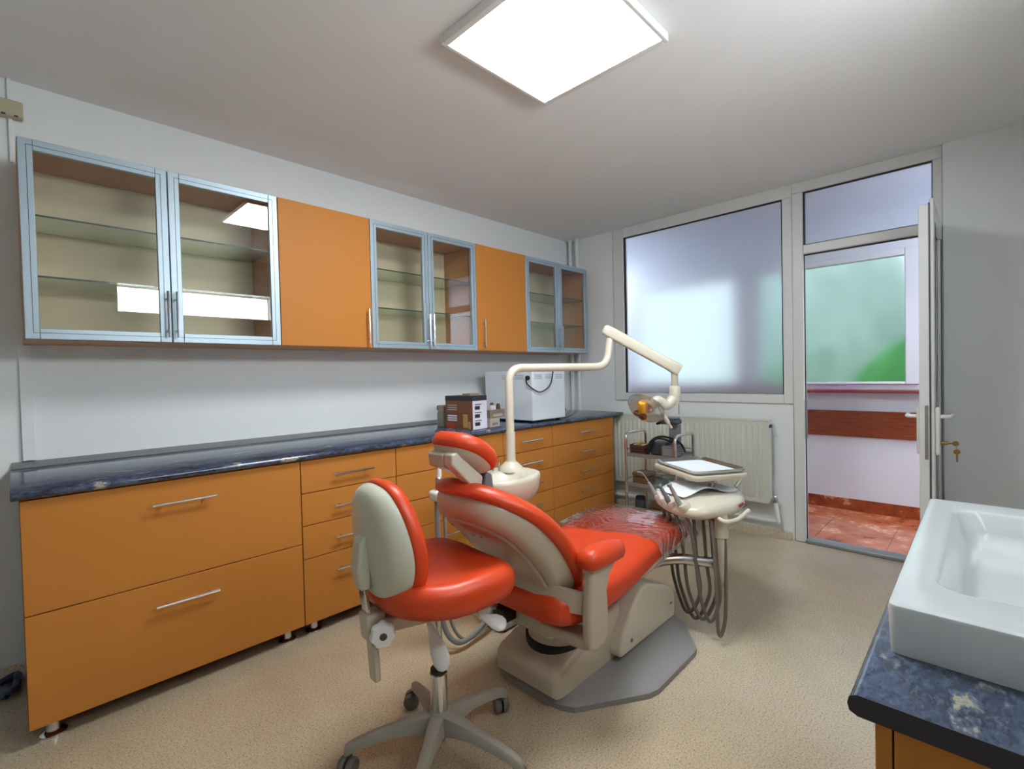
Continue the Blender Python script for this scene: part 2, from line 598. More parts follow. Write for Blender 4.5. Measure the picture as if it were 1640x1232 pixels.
kb.lathe([(.004, -.002), (.012, -.002), (.012, .002), (.004, .002)], (LX0 + .035, .098, .80), (1, 0, 0), 14)
kb.build('key', 'brass', k)
MB().tube([(LX0 + .035 + .012 * math.sin(t), .095, .786 + .014 * math.cos(t)) for t in [i * PI / 8 for i in range(17)]], .0013, 6).build('ring', 'steel', k)
kb = MB().lathe([(.004, -.002), (.0125, -.002), (.0125, .002), (.004, .002)], (LX0 + .035, .094, .762), (1, 0, .2), 14)
kb.box(LX0 + .033, LX0 + .037, .090, .097, .715, .752)
kb.build('key', 'brass', k)

# ---------------- the hall beyond the door
struct('floor_hall', MB().box(XB + .055, XH + .05, -1.6, 3.6, -0.1, -0.006), 'marble_floor', 'reddish marble tiled floor of the hall', 'floor')
hall_floor = bpy.data.objects['floor_hall']
TS = 0.40
for i in range(3):
    for j in range(6):
        x0, y0 = XB + .06 + i * TS, -0.75 + j * TS
        x1 = min(x0 + TS - .003, XH)
        if x0 > XH - .02: continue
        MB().box(x0, x1, y0, y0 + TS - .003, -.006, 0.0).build('tile', 'marble_floor', hall_floor, smooth=0)
wh = MB()
wh.box(XH, XH + .15, -1.6, 3.6, -0.1, .965)
wh.box(XH, XH + .15, -1.6, .28, .965, 2.6)
wh.box(XH, XH + .15, .28, 2.85, 2.12, 2.6)
wh.box(XH, XH + .15, 2.85, 3.6, .965, 2.6)
wall_hall = struct('wall_hall', wh, 'hall_paint', 'pale lilac hall wall under the green window', 'wall')
struct('wall_hall_left', MB().box(XB, XH + .15, 3.6, 3.7, -.1, 2.6), 'hall_paint', 'pale end wall of the hall behind the frosted window', 'wall')
struct('wall_hall_right', MB().box(XB, XH + .15, -1.7, -1.6, -.1, 2.6), 'hall_paint', 'pale end wall of the hall behind the door', 'wall')
struct('ceiling_hall', MB().box(XB + .1, XH + .15, -1.7, 3.7, 2.5, 2.6), 'hall_paint', 'pale ceiling of the hall', 'ceiling')
struct('wall_hall_near', MB().box(XB + .1, XB + .16, -1.6, .16, -.1, 2.6).box(XB + .1, XB + .16, 2.3, 3.6, -.1, 2.6).box(XB + .1, XB + .16, .16, 2.3, ZC, 2.6).box(XB + .1, XB + .16, .93, 2.3, -.1, .93),
       'hall_paint', 'hall side of the wall holding the frosted window', 'wall')
bh = struct('baseboard_hall', MB().box(XH - .004, XH, -1.2, 2.6, 0, .094), 'marble_skirt', 'dark red marble skirting along the hall wall', 'skirting')
for j in range(8):
    y0 = -.75 + j * TS + .13
    MB().box(XH - .012, XH - .003, y0, y0 + TS - .003, 0, .095).build('tile', 'marble_skirt', bh, smooth=0)
# hall window
w3 = thing('window_3', 'frosted hall window glowing green beyond the open door', 'window', (XH, 1.5, .965), kind='structure')
def hbar(y0, y1, z0, z1, n='window_frame', dx=0.0):
    return MB().box(XH - .02 - dx, XH + .05, y0, y1, z0, z1).build(n, 'pvc_hall', w3, bevel=.006)
hbar(.28, 2.85, .985, 1.03)
hbar(.28, 2.85, 2.06, 2.12)
hbar(.28, .345, 1.03, 2.06)
hbar(2.79, 2.85, 1.03, 2.06)
hbar(1.52, 1.60, 1.03, 2.06)
for y0, y1 in ((.345, 1.52), (1.60, 2.79)):
    s = MB()
    for a in ((y0, y0 + .085, 1.03, 2.06), (y1 - .085, y1, 1.03, 2.06), (y0 + .085, y1 - .085, 1.03, 1.05), (y0 + .085, y1 - .085, 2.01, 2.06)):
        s.box(XH - .045, XH + .02, *a)
    so = s.build('sash', 'pvc_hall', w3, bevel=.006)
    MB().box(XH - .012, XH - .006, y0 + .08, y1 - .08, 1.045, 2.015).build('pane', 'frosted_hall', so)
struct('trim_1', MB().box(XH - .13, XH + .02, .2, 2.9, .965, .985), 'sill', 'dark red window sill in the hall', 'sill', bevel=.004)
struct('trim_2', MB().box(XH - .022, XH, -1.2, 2.6, .605, .815), 'wood_rail', 'reddish brown wooden bumper rail on the hall wall', 'rail', bevel=.004)
MB().box(XH - .11, XH - .03, .72, 1.02, .985, .991).build('folder', 'magenta', None)
tag(bpy.data.objects['folder'], 'thin magenta folder lying on the hall window sill', 'folder')
for hy, hr, lb in ((-1.15, .19, 'added round fill light on the hall ceiling, right of the doorway'), (3.3, .105, 'smaller added fill light on the ceiling at the left end of the hall')):  # unseen fill lights, added in place of daylight reaching the hall
    hl = thing('hall_fill', lb, 'lamp', (4.25, hy, 2.44), 'added hall fill lights')
    MB().lathe([(hr + .01, 0), (hr + .02, .02), (hr + .02, .06)], (4.25, hy, 2.44), n=28).build('housing', 'white_plastic', hl)
    MB().lathe([(hr, -.004), (hr, .002)], (4.25, hy, 2.44), n=28).build('diffuser', 'hall_fill_light', hl)

# ---------------- garden outside the hall window
struct('ground', MB().box(XH + .15, 14, -8, 12, -.5, -.3), 'grass', 'green lawn outside the hall window', 'lawn')
def bush(x, y, z0, rx, ry, rz, mat, seed):
    rnd = random.Random(seed)
    me = bmesh.new()
    bmesh.ops.create_icosphere(me, subdivisions=3, radius=1)
    vs = [Vector((x + v.co.x * rx * (1 + .25 * rnd.random()), y + v.co.y * ry * (1 + .25 * rnd.random()), z0 + rz + v.co.z * rz * (1 + .25 * rnd.random()))) for v in me.verts]
    fs = [tuple(v.index for v in f.verts) for f in me.faces]
    me.free()
    return MB().add(vs, fs)
for i, (x, y, rx, ry, h, mt) in enumerate(((6.3, .25, .55, .75, 1.75, 'leaf'), (6.5, 1.95, .55, .62, 1.45, 'leaf'), (8.2, -.75, .7, 1.15, 3.9, 'leaf_hazed'), (8.4, 1.75, .7, 1.0, 3.6, 'leaf_hazed'))):
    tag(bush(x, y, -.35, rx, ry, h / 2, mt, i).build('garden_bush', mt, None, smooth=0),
        ['green bush nearest the door, blurred behind the hall glass', 'green bush behind the middle of the hall window', 'tall haze-tinted tree far behind the hall window, on the door side', 'haze-tinted tree far behind the middle of the hall window'][i], 'bush', 'bushes outside the hall window')

# ------------------------------------------------------------------ ceiling light and wall lamp
cl = thing('ceiling_light', 'square white light panel on the ceiling, brightly lit', 'light', (1.41, 1.115, ZC - .03))
fr = MB()
for a in ((1.115, 1.705, .822, .838), (1.115, 1.705, 1.392, 1.408), (1.115, 1.142, .838, 1.392), (1.678, 1.705, .838, 1.392)):
    fr.box(*a, ZC - .032, ZC)
fr.build('frame', 'white_plastic', cl, bevel=.003)
MB().box(1.14, 1.68, .836, 1.394, ZC - .030, ZC - .012).build('diffuser', 'panel_light', cl)
wl = thing('wall_lamp', 'long twin-tube wall lamp above the washbasin, mirrored in cabinet glass', 'lamp', (1.275, YR, 1.79))
MB().box(.64, 1.91, YR, YR + .03, 1.79, 2.04).build('housing', 'white_plastic', wl, bevel=.004)
for z in (1.86, 1.97):
    MB().tube([(.68, YR + .055, z), (1.87, YR + .055, z)], .014, 12).build('tube', 'tube_light', wl)
MB().box(.655, 1.895, YR + .031, YR + .034, 1.81, 2.02).build('glowing_backplate', 'tube_light', wl)  # back plate emits by itself, standing in for reflected tube light
for z in (1.79, 2.036):  # lips added to keep the lamp's light off the ceiling
    MB().box(.64, 1.91, YR + .03, YR + .16, z, z + .004).build('added_shade_lip', 'white_plastic', wl)
for x in (.64, 1.906):
    MB().box(x, x + .004, YR + .03, YR + .16, 1.794, 2.036).build('end_cap', 'white_plastic', wl)

# ------------------------------------------------------------------ upper cabinets
ZU0, ZU1 = 1.3413, 2.068
def bar_handle_v(x, z0, z1, parent, y=YU):
    h = MB().tube([(x, y - .028, z0), (x, y - .028, z1)], .0052, 8)
    for z in (z0 + .03, z1 - .03):
        h.tube([(x, y - .028, z), (x, y, z)], .004, 6)
    return h.build('handle', 'chrome', parent)

def upper_body(root, x0, x1, glass):
    b = MB()
    t = .016
    yb = YU + .021
    b.box(x0, x0 + t, yb, YW, ZU0, ZU1).box(x1 - t, x1, yb, YW, ZU0, ZU1)
    b.box(x0 + t, x1 - t, yb, YW, ZU0, ZU0 + t).box(x0 + t, x1 - t, yb, YW, ZU1 - t, ZU1)
    b.build('body', 'beech_side', root)
    MB().box(x0 + t, x1 - t, YW - .012, YW - .002, ZU0 + t, ZU1 - t).build('back_board', 'beech', root)
    if glass:
        for z in (1.575, 1.80):
            so_ = MB().box(x0 + t, x1 - t, yb + .022, YW - .013, z, z + .006).build('shelf', 'shelf_glass', root)
            MB().box(x0 + t, x1 - t, yb + .0195, yb + .0215, z - .0003, z + .0063).build('polished_edge', 'glass_edge', so_)

def glass_door(root, x0, x1, hside):
    g, w = .0015, .040
    a, b, z0, z1 = x0 + g, x1 - g, ZU0 + g, ZU1 - g
    d = MB()
    d.box(a, a + w, YU, YU + .02, z0, z1).box(b - w, b, YU, YU + .02, z0, z1)
    d.box(a + w, b - w, YU, YU + .02, z0, z0 + w).box(a + w, b - w, YU, YU + .02, z1 - w, z1)
    do = d.build('door', 'alu', root, bevel=.002)
    i = w * .55
    gk = MB()
    e = .0016
    for q in ((a + i, a + i + e, z0 + i, z1 - i), (b - i - e, b - i, z0 + i, z1 - i), (a + i, b - i, z1 - i - e, z1 - i), (a + i, b - i, z0 + i, z0 + i + e)):
        gk.box(q[0], q[1], YU - .0008, YU + .001, q[2], q[3])
    gk.build('groove', 'dark_grey', do)
    MB().box(a + w - .004, b - w + .004, YU + .007, YU + .011, z0 + w - .004, z1 - w + .004).build('pane', 'glass', do)
    hx = (b - .014) if hside > 0 else (a + .014)
    bar_handle_v(hx, 1.362, 1.555, do)

def solid_door(root, x0, x1, hside):
    do = MB().box(x0 + .0015, x1 - .0015, YU, YU + .018, ZU0 + .0015, ZU1 - .0015).build('door', 'laminate', root, bevel=.0015)
    bar_handle_v(x1 - .03 if hside > 0 else x0 + .05, 1.362, 1.555, do)

UL = ['wide glass-fronted wall cabinet at the near left end of the row', 'wider orange wall cabinet between the first two glass cabinets',
      'glass-fronted wall cabinet in the middle of the row', 'narrower orange wall cabinet left of the far glass cabinet',
      'glass-fronted wall cabinet at the far end beside the pipes']
for i in range(5):
    x0, x1 = UX[i], UX[i + 1]
    r = thing('wall_cabinet', UL[i], 'cabinet', ((x0 + x1) / 2, YW, ZU0), 'orange and glass wall cabinets')
    gl_ = i % 2 == 0
    upper_body(r, x0, x1, gl_)
    if gl_:
        m_ = (x0 + x1) / 2
        glass_door(r, x0, m_, 1)
        glass_door(r, m_, x1, -1)
    else:
        solid_door(r, x0, x1, 1 if i == 1 else -1)

# ------------------------------------------------------------------ base cabinets
ZB, ZT = 0.0581, 0.8091
ROWS = {0: [.0581, .430, .8055], 1: [.0581, .357, .508, .656, .8055], 2: [.0581, .357, .508, .656, .8055],
        3: [.0581, .208, .357, .508, .656, .8055], 4: [.0581, .208, .357, .508, .656, .8055]}
HOFF = {0: 0.082, 1: 0.078, 2: .078, 3: .078, 4: .078}
BL = ['low cabinet with two very wide orange drawers at the near left', 'narrow orange drawer cabinet with four drawers beside the wide one',
      'orange drawer cabinet half hidden behind the dental headrest', 'narrow orange five-drawer cabinet behind the spittoon',
      'orange five-drawer cabinet at the far end by the radiator']
for i in range(5):
    x0, x1 = BX[i], BX[i + 1]
    r = thing('base_cabinet', BL[i], 'cabinet', ((x0 + x1) / 2, YW - .3, 0), 'orange base cabinets')
    MB().box(x0 + .001, x1 - .001, YB + .02, YW - .03, ZB + .004, ZT).build('body', 'carcass' if i < 4 else 'laminate', r)
    zz = ROWS[i]
    for a, b in zip(zz[:-1], zz[1:]):
        d = MB().box(x0 + .002, x1 - .002, YB, YB + .019, a + .0018, b - .0018).build('drawer', 'laminate', r, bevel=.0015)
        xc = (x0 + x1) / 2
        hz = b - HOFF[i]
        h = MB().tube([(xc - .103, YB - .028, hz), (xc + .103, YB - .028, hz)], .0052, 8)
        for s in (-.07, .07):
            h.tube([(xc + s, YB - .028, hz), (xc + s, YB, hz)], .004, 6)
        h.build('handle', 'chrome', d)
    for lx in (x0 + .06, x1 - .06):
        for ly in (YB + .055, YW - .12):
            MB().lathe([(.036, 0), (.036, .006), (.030, .011), (.019, .014), (.018, .05), (.018, ZB + .006)], (lx, ly, 0), n=20).build('leg', 'chrome', r)
ct = MB().prism([(YB - .022, ZT + .006), (YB - .025, ZT + .015), (YB - .022, .832), (YB - .014, .838), (YW - .002, .838), (YW - .002, ZT + .001), (YB - .015, ZT + .001)], -.018, XB - .115, 'x')
tag(ct.build('countertop', 'counter', None, smooth=50), 'long dark blue marbled countertop on the orange base cabinets', 'countertop')
struct('trim_3', MB().prism([(YW, .838), (YW - .028, .838), (YW - .030, .842), (YW - .006, .865), (YW, .865)], -.012, XB - .12, 'x'), 'alu_strip',
       'grey metal sealing strip along the back of the long countertop', 'trim')

# wall conduits, box, pipes at the left and corner
struct('trim_4', MB().box(.018, .058, YW - .016, YW, .868, ZU0 - .002).box(.018, .030, YW - .014, YW, ZU1 + .004, ZC), 'paint', 'white cable duct running up the wall beside the near cabinets', 'duct', bevel=.002)
jb = thing('junction_box', 'yellowed plastic junction box near the ceiling in the upper left corner', 'junction box', (.02, YW, 2.245))
MB().box(-.035, .062, YW - .045, YW, 2.245, 2.31).build('body', 'old_plastic', jb, bevel=.006)
for xx in (.0, .035):
    MB().box(xx, xx + .012, YW - .046, YW - .04, 2.246, 2.252).build('slot', 'dark_grey', jb)
bc = MB().tube(spline([(-.05, 2.62, .018), (-.09, 2.66, .016), (-.10, 2.74, .016), (-.03, 2.77, .018), (-.025, 2.72, .022), (-.03, 2.64, .03), (-.05, 2.62, .034), (-.08, 2.69, .034), (-.03, 2.74, .036), (-.02, 2.70, .04)]), .013, 8)
tag(bc.build('blue_hose', 'blue_rubber', None), 'short coiled blue-grey hose on the floor at the near cabinet end', 'hose')
pp = thing('heating_pipes', 'pair of white vertical heating pipes in the far corner', 'pipes', (3.64, 2.71, 0))
for y in (2.757, 2.682):
    MB().tube([(3.645, y, 0.85 if y > 9 else 0.0), (3.645, y, ZC)], .0165, 14).build('pipe', 'paint', pp)
    MB().lathe([(.017, 0), (.026, 0), (.026, .012), (.017, .016)], (3.645, y, ZC - .016), n=16).build('collar', 'paint', pp)

# ------------------------------------------------------------------ radiator
rad = thing('radiator', 'cream panel radiator with vertical flutes under the window', 'radiator', (3.60, 1.65, .25))
RY0, RY1, RZ0, RZ1, RX = 1.055, 2.36, .25, .815, 3.56
sec = []
n = 33
for i in range(n):
    y = RY0 + .035 + (RY1 - RY0 - .07) * i / n
    p = (RY1 - RY0 - .07) / n
    sec += [(y, 0), (y + p * .18, .009), (y + p * .62, .009), (y + p * .8, 0)]
front = [(RY0, .002)] + sec + [(RY1, .002)]
def fl(z, k):
    return [Vector((RX + .012 - d * k, y, z)) for y, d in front]
rb = MB()
rws = [fl(RZ0, 0), fl(RZ0 + .03, 0), fl(RZ0 + .05, 1), fl(RZ1 - .06, 1), fl(RZ1 - .04, 0), fl(RZ1, 0)]
m_ = len(front)
vs = [p for r in rws for p in r]
fs = [(k * m_ + i, k * m_ + i + 1, (k + 1) * m_ + i + 1, (k + 1) * m_ + i) for k in range(len(rws) - 1) for i in range(m_ - 1)]
rb.add(vs, fs)
rb.box(RX + .0125, RX + .03, RY0, RY1, RZ0, RZ1)
rb.build('front_panel', 'radiator', rad, smooth=30)
MB().box(RX + .065, RX + .08, RY0 + .01, RY1, RZ0, RZ1).build('rear_panel', 'radiator', rad)
gr = MB().box(RX + .014, RX + .078, RY0 - .002, RY0 + .004, RZ0 + .02, RZ1 + .004).box(RX + .008, RX + .08, RY0, RY1, RZ1 - .002, RZ1 + .006)
gr.build('grille', 'radiator', rad)
MB().lathe([(.011, 0), (.013, .006), (.013, .014), (.006, .018)], (RX + .03, RY0 - .001, RZ1 - .035), (0, -1, 0), 12).build('vent_plug', 'dark_grey', rad)
vb = MB().tube([(RX + .045, RY0, RZ0 + .025), (RX + .045, RY0 - .035, RZ0 + .025)], .011, 10)
vb.lathe([(.012, -.02), (.017, -.016), (.017, .02), (.010, .03)], (RX + .045, RY0 - .03, RZ0 + .025), (0, 0, 1), 12)
vb.build('valve', 'steel', rad)
for z in (.7,):
    MB().box(RX + .08, XB, 1.25, 1.29, z, z + .03).build('bracket', 'steel', rad)
hp = MB().tube(fillet([(RX + .045, RY0 - .03, RZ0 + .005), (RX + .06, RY0 - .045, .115), (RX + .085, RY0 - .02, .115), (3.645, 2.35, .115), (3.645, 2.66, .115)], .03), .0125, 10)
hp.build('supply_pipe', 'paint', rad)

# ------------------------------------------------------------------ dental chair
CY = 1.20
dc = thing('dental_chair', 'orange reclining dental chair with cream shell on a grey floor plate', 'dental chair', (1.62, CY, 0))
# floor plate
near = [(1.285, 1.12), (1.292, 1.06), (1.315, 1.015), (1.555, .862), (1.60, .850), (1.915, .853), (1.95, .862), (2.10, .985), (2.12, 1.02)]
far = [(x, 2 * CY - y) for x, y in reversed(near)]
out0 = near + far
def toward(p, k):
    return (1.68 + (p[0] - 1.68) * k[0], CY + (p[1] - CY) * k[1])
rings = [[Vector((x, y, 0)) for x, y in out0], [Vector((x, y, .020)) for x, y in out0],
         [Vector((*toward(p, (.985, .97)), .028)) for p in out0],
         [Vector((*toward(p, (.90, .60)), .045 + .045 * max(0, (p[0] - 1.4) / .7))) for p in out0]]
MB().loft(rings).build('floor_plate', 'grey_plastic', dc, smooth=30)
# base housing, low deck with rounded top
def rsec(x, hw, z0, z1, r, n=5):
    """rounded-top cross-section in the yz plane"""
    pts = [(hw, z0)]
    for k in range(n + 1):
        a = PI / 2 * k / n
        pts.append((hw - r + r * math.cos(a), z1 - r + r * math.sin(a)))
    pts += [(-p[0], p[1]) for p in reversed(pts)]
    return [Vector((x, CY + y, z)) for y, z in pts]
deck = [rsec(1.268, .135, .050, .105, .02), rsec(1.278, .146, .042, .128, .03), rsec(1.30, .152, .040, .142, .035), rsec(1.45, .160, .040, .182, .04),
        rsec(1.60, .170, .045, .228, .045), rsec(1.75, .176, .045, .262, .045), rsec(1.80, .170, .045, .262, .045)]
deck = [[p + Vector((0, .012, 0)) for p in r] for r in deck]
MB().loft(deck).build('base_housing', 'cream_dark', dc, smooth=40)
cov = [(1.585, .078), (1.576, .10), (1.60, .165), (1.70, .262), (1.745, .295), (1.79, .302), (1.97, .235), (2.02, .205), (2.035, .175), (2.035, .078)]
cv = MB().prism(cov, CY - .205, CY + .205, 'y').build('base_cover', 'cream', dc, bevel=.022, seg=4)
MB().lathe([(.008, 0), (.008, .003)], (1.66, CY - .205, .12), (0, -1, 0), 12).build('screw_cap', 'mid_grey', cv)
MB().box(1.985, 2.005, CY - .2065, CY - .203, .147, .152).build('slot', 'dark_grey', cv)
# lifting column: dark ring, dome, pivot block
MB().lathe([(.118, .10), (.122, .156), (.122, .176), (.10, .180)], (1.44, CY - .01, 0), n=32).build('column_gasket', 'rubber', dc)
MB().lathe([(.112, .12), (.112, .178), (.100, .205), (.088, .235), (.085, .27)], (1.44, CY - .01, 0), n=32).build('column_cover', 'cream_dark', dc)
MB().box(1.30, 1.46, 1.10, 1.32, .225, .305).build('pivot_block', 'cream_dark', dc, bevel=.012, seg=3)
MB().box(1.24, 1.30, 1.27, 1.34, .25, .30).build('hinge_block', 'rubber', dc, bevel=.006)
MB().tube(spline([(1.12, 1.36, .46), (1.17, 1.35, .38), (1.24, 1.34, .30), (1.32, 1.32, .27)]), .022, 10, flat=.5).build('back_link', 'cream_dark', dc)
# seat and leg rest: one upholstered body
def ssec(x, hw, z0, z1, crown=0.0, n=40, e=3.2):
    pts = []
    zc, hz = (z0 + z1) / 2, (z1 - z0) / 2
    for k in range(n):
        a = 2 * PI * k / n
        c, s = math.cos(a), math.sin(a)
        y = hw * math.copysign(abs(c) ** (2 / (e + 1.5)), c)
        z = hz * math.copysign(abs(s) ** (2 / e), s)
        pts.append(Vector((x, CY + y, zc + z + (crown * (1 - (y / hw) ** 2) if s > 0 else 0))))
    return pts
SE = [(1.205, .150, .362, .400, 0), (1.215, .195, .335, .425, 0), (1.25, .222, .312, .445, .004), (1.32, .236, .300, .452, .004), (1.42, .242, .298, .446, .002),
      (1.55, .243, .308, .443, 0), (1.66, .242, .328, .452, .004), (1.76, .240, .352, .472, .008), (1.86, .238, .374, .484, .010), (1.98, .236, .384, .484, .010),
      (2.10, .232, .388, .478, .010), (2.19, .222, .394, .468, .008), (2.24, .200, .402, .456, .004), (2.265, .165, .414, .444, 0)]
sx = MB().loft([ssec(*q) for q in SE]).build('seat_cushion', 'vinyl', dc, smooth=60, subsurf=1)
MB().loft([ssec(x, hw, z0, z1, 0, 24, 4) for x, hw, z0, z1 in ((1.70, .15, .31, .345), (1.78, .20, .315, .37), (1.95, .205, .345, .395), (2.12, .195, .355, .402), (2.2, .17, .37, .405))]).build('seat_pan', 'cream_dark', dc, smooth=50)
# plastic film over the leg rest: wrinkled thin sheet hugging the cushion, hanging at the near side
def film_rows():
    rnd = random.Random(3)
    rows = []
    xs_ = [1.72 + .56 * i / 129 for i in range(130)]
    ph = [rnd.random() * 6 for _ in range(10)]
    def wr(a, b):
        # elongated creases: warped ridges running roughly across the leg rest
        q = a + .035 * math.sin(b * 17 + ph[0]) + .016 * math.sin(b * 41 + a * 9 + ph[1]) + .3 * b * math.sin(a * 5 + ph[4]) * .3
        m_ = .5 + .5 * math.sin(b * 29 + a * 13 + ph[5]) * math.sin(a * 21 - b * 7 + ph[6])
        return (math.sin(q * 190 + ph[2]) + .8 * math.sin(q * 97 + b * 33 + ph[3]) + .5 * math.sin(b * 160 + q * 60 + ph[7])) / 2.3 * (.35 + .65 * m_)
    def interp(x):
        for q0, q1 in zip(SE[:-1], SE[1:]):
            if q0[0] <= x <= q1[0]:
                t = (x - q0[0]) / (q1[0] - q0[0])
                return [q0[k] + (q1[k] - q0[k]) * t for k in range(1, 5)]
        return list(SE[-1][1:])
    for x in xs_:
        hw, z0, z1, cr = interp(min(x, 2.262))
        over = max(0, x - 2.262)
        row = []
        for j in range(130):
            t = j / 129
            s = -1.0 + 2.0 * t
            L = hw + .075
            y = s * L
            if abs(y) <= hw - .015:
                z = z1 + cr * (1 - (y / hw) ** 2) + .006
                yy = y
            else:
                d = abs(y) - (hw - .015)
                yy = math.copysign(hw - .015 + .022 * (1 - math.exp(-d / .02)), y)
                z = z1 + .004 - d * .95 + .006 * math.exp(-d / .01)
            w = wr(x, y)
            side = min(1, max(0, (abs(y) - hw + .02) / .03))
            yy += math.copysign(1, y) * side * .004 * (1 + w)
            z += (.0020 * w + .0035) * (1 - side)
            skew = (.05 * (1 - abs(s)) + .12 * max(0, -s)) * max(0, 1 - (x - 1.72) / .45)
            row.append(Vector((x + skew, CY + yy, z - over * .6)))
        rows.append(row)
    return rows
fr_ = film_rows()
nv = len(fr_[0])
fm = MB().add([p for r in fr_ for p in r], [(i * nv + j, i * nv + j + 1, (i + 1) * nv + j + 1, (i + 1) * nv + j) for i in range(len(fr_) - 1) for j in range(nv - 1)])
tag(fm.build('plastic_cover', 'film', None, smooth=180), 'wrinkled clear plastic film wrapped over the orange leg rest', 'plastic film')
# backrest (local frame: v across, s along the back, h out of the front)
B0 = Vector((1.315, CY, .425))
TB = Vector((-.665, 0, .747)).normalized()
NB = Vector((.747, 0, .665)).normalized()
def back(u, s, h, curve=.06):
    q = s / .56
    return B0 + Vector((0, u, 0)) + TB * s + NB * (h - curve * (q ** 3) * .75 + .030 * math.sin(PI * min(1, max(0, q))) + .10 * (u * u) * (1 if h > -.02 else .4))
half = [(0, -.055), (.12, -.045), (.20, -.01), (.232, .07), (.238, .18), (.232, .30), (.205, .395), (.160, .475), (.105, .524), (.052, .545)]
full = half + [(0, .549)] + [(-a, b) for a, b in reversed(half[1:])]
OB = closed_spline(full, 4)
MB().cushion(OB, [(.022, .012), (.006, .018), (0, .032), (.002, .046), (.010, .060), (.026, .068)], back, top=((.8, .004), (.5, .006), (.2, .006))).build('back_cushion', 'vinyl', dc, smooth=60)
halfS = [(0, -.05), (.12, -.04), (.185, .0), (.208, .08), (.212, .2), (.206, .32), (.182, .40), (.142, .468), (.085, .50)]
OS = closed_spline(halfS + [(0, .508)] + [(-a, b) for a, b in reversed(halfS[1:])], 4)
MB().cushion(OS, [(.060, -.052), (.044, -.050), (.022, -.030), (.004, -.004), (0, .010), (.004, .018)], back, top=((.5, 0),), bot=((.7, 0), (.3, 0))).build('back_shell', 'cream_dark', dc, smooth=50)
halfP = [(0, -.10), (.11, -.10), (.15, -.05), (.148, .05), (.142, .2), (.137, .30), (.124, .37), (.098, .41), (.05, .428)]
OP = closed_spline(halfP + [(0, .43)] + [(-a, b) for a, b in reversed(halfP[1:])], 4)
bp = MB().cushion(OP, [(.004, -.048), (0, -.054), (.004, -.062), (.014, -.066)], back, top=((.6, -.001), (.3, -.001)), bot=((.5, 0),)).build('back_panel', 'back_beige', dc, smooth=40)
for u, s in ((.03, .33), (-.01, .33), (.10, .37), (-.10, .06)):
    c = back(u, s, -.066)
    MB().lathe([(.0055, 0), (.0055, .002)], c, -NB, 10).build('screw_cap', 'sill', bp)
# band from the back to the arm post
band = []
for y, x, z, hh in ((CY + .17, 1.235, .44, .03), (CY + .05, 1.225, .435, .035), (CY - .10, 1.225, .432, .04), (CY - .19, 1.245, .425, .038), (CY - .262, 1.290, .412, .034)):
    band.append([Vector((x + .012, y, z + hh)), Vector((x - .004, y, z + hh)), Vector((x - .008, y, z - hh)), Vector((x + .012, y, z - hh))])
MB().loft(band).build('back_band', 'back_beige', dc, smooth=60)
# headrest
def hm(u, s, h):
    H0 = Vector((1.072, CY, .870))
    t = Vector((-.85, 0, .53)).normalized()
    n_ = Vector((.53, 0, .85)).normalized()
    u, s = u * .80, s * .86
    return H0 + Vector((0, u, 0)) + t * s + n_ * (h - 1.2 * (s - .10) ** 2 + .5 * u * u)
OH = closed_spline([(0, -.012), (.07, -.005), (.112, .03), (.125, .10), (.112, .17), (.07, .212), (0, .222), (-.07, .212), (-.112, .17), (-.125, .10), (-.112, .03), (-.07, -.005)], 4)
MB().cushion(OH, [(.012, .0), (.002, .008), (0, .022), (.004, .038), (.018, .05)], hm, top=((.75, .006), (.4, .009), (.15, .01))).build('headrest_cushion', 'vinyl', dc, smooth=60)
OH2 = [(a * .9, .105 + (b - .105) * .9) for a, b in OH]
hs = MB().cushion(OH2, [(.045, -.030), (.03, -.027), (.010, -.014), (0, .0), (.004, .006)], hm, top=((.5, 0),), bot=((.5, -.003),)).build('headrest_shell', 'cream_dark', dc, smooth=50)
def hbrack(u0, u1, pts, name, mat):
    """bracket profile in the headrest's xz plane extruded across"""
    return MB().prism([(p[0], p[1]) for p in pts], CY + u0, CY + u1, 'y').build(name, mat, dc, bevel=.006, seg=3)
hbrack(-.062, -.020, [(.905, .938), (.925, .943), (1.03, .852), (1.022, .815), (.995, .815), (.905, .905)], 'headrest_arm', 'cream')
hbrack(-.02, .055, [(.90, .935), (.94, .945), (1.03, .87), (1.01, .845), (.905, .895)], 'headrest_block', 'cream_dark')
MB().tube(spline([(.965, CY + .06, .882), (.98, CY + .03, .878), (1.0, CY + .0, .858), (1.012, CY - .025, .83)]), [.016] * 10 + [.014] * 10 + [.012] * 5, 10, flat=.6).build('headrest_lever', 'white_plastic', dc)
MB().prism([(1.06, .86), (1.085, .85), (1.10, .72), (1.06, .70), (1.04, .80)], CY - .045, CY + .05, 'y').build('headrest_stem', 'mid_grey', dc, bevel=.006)
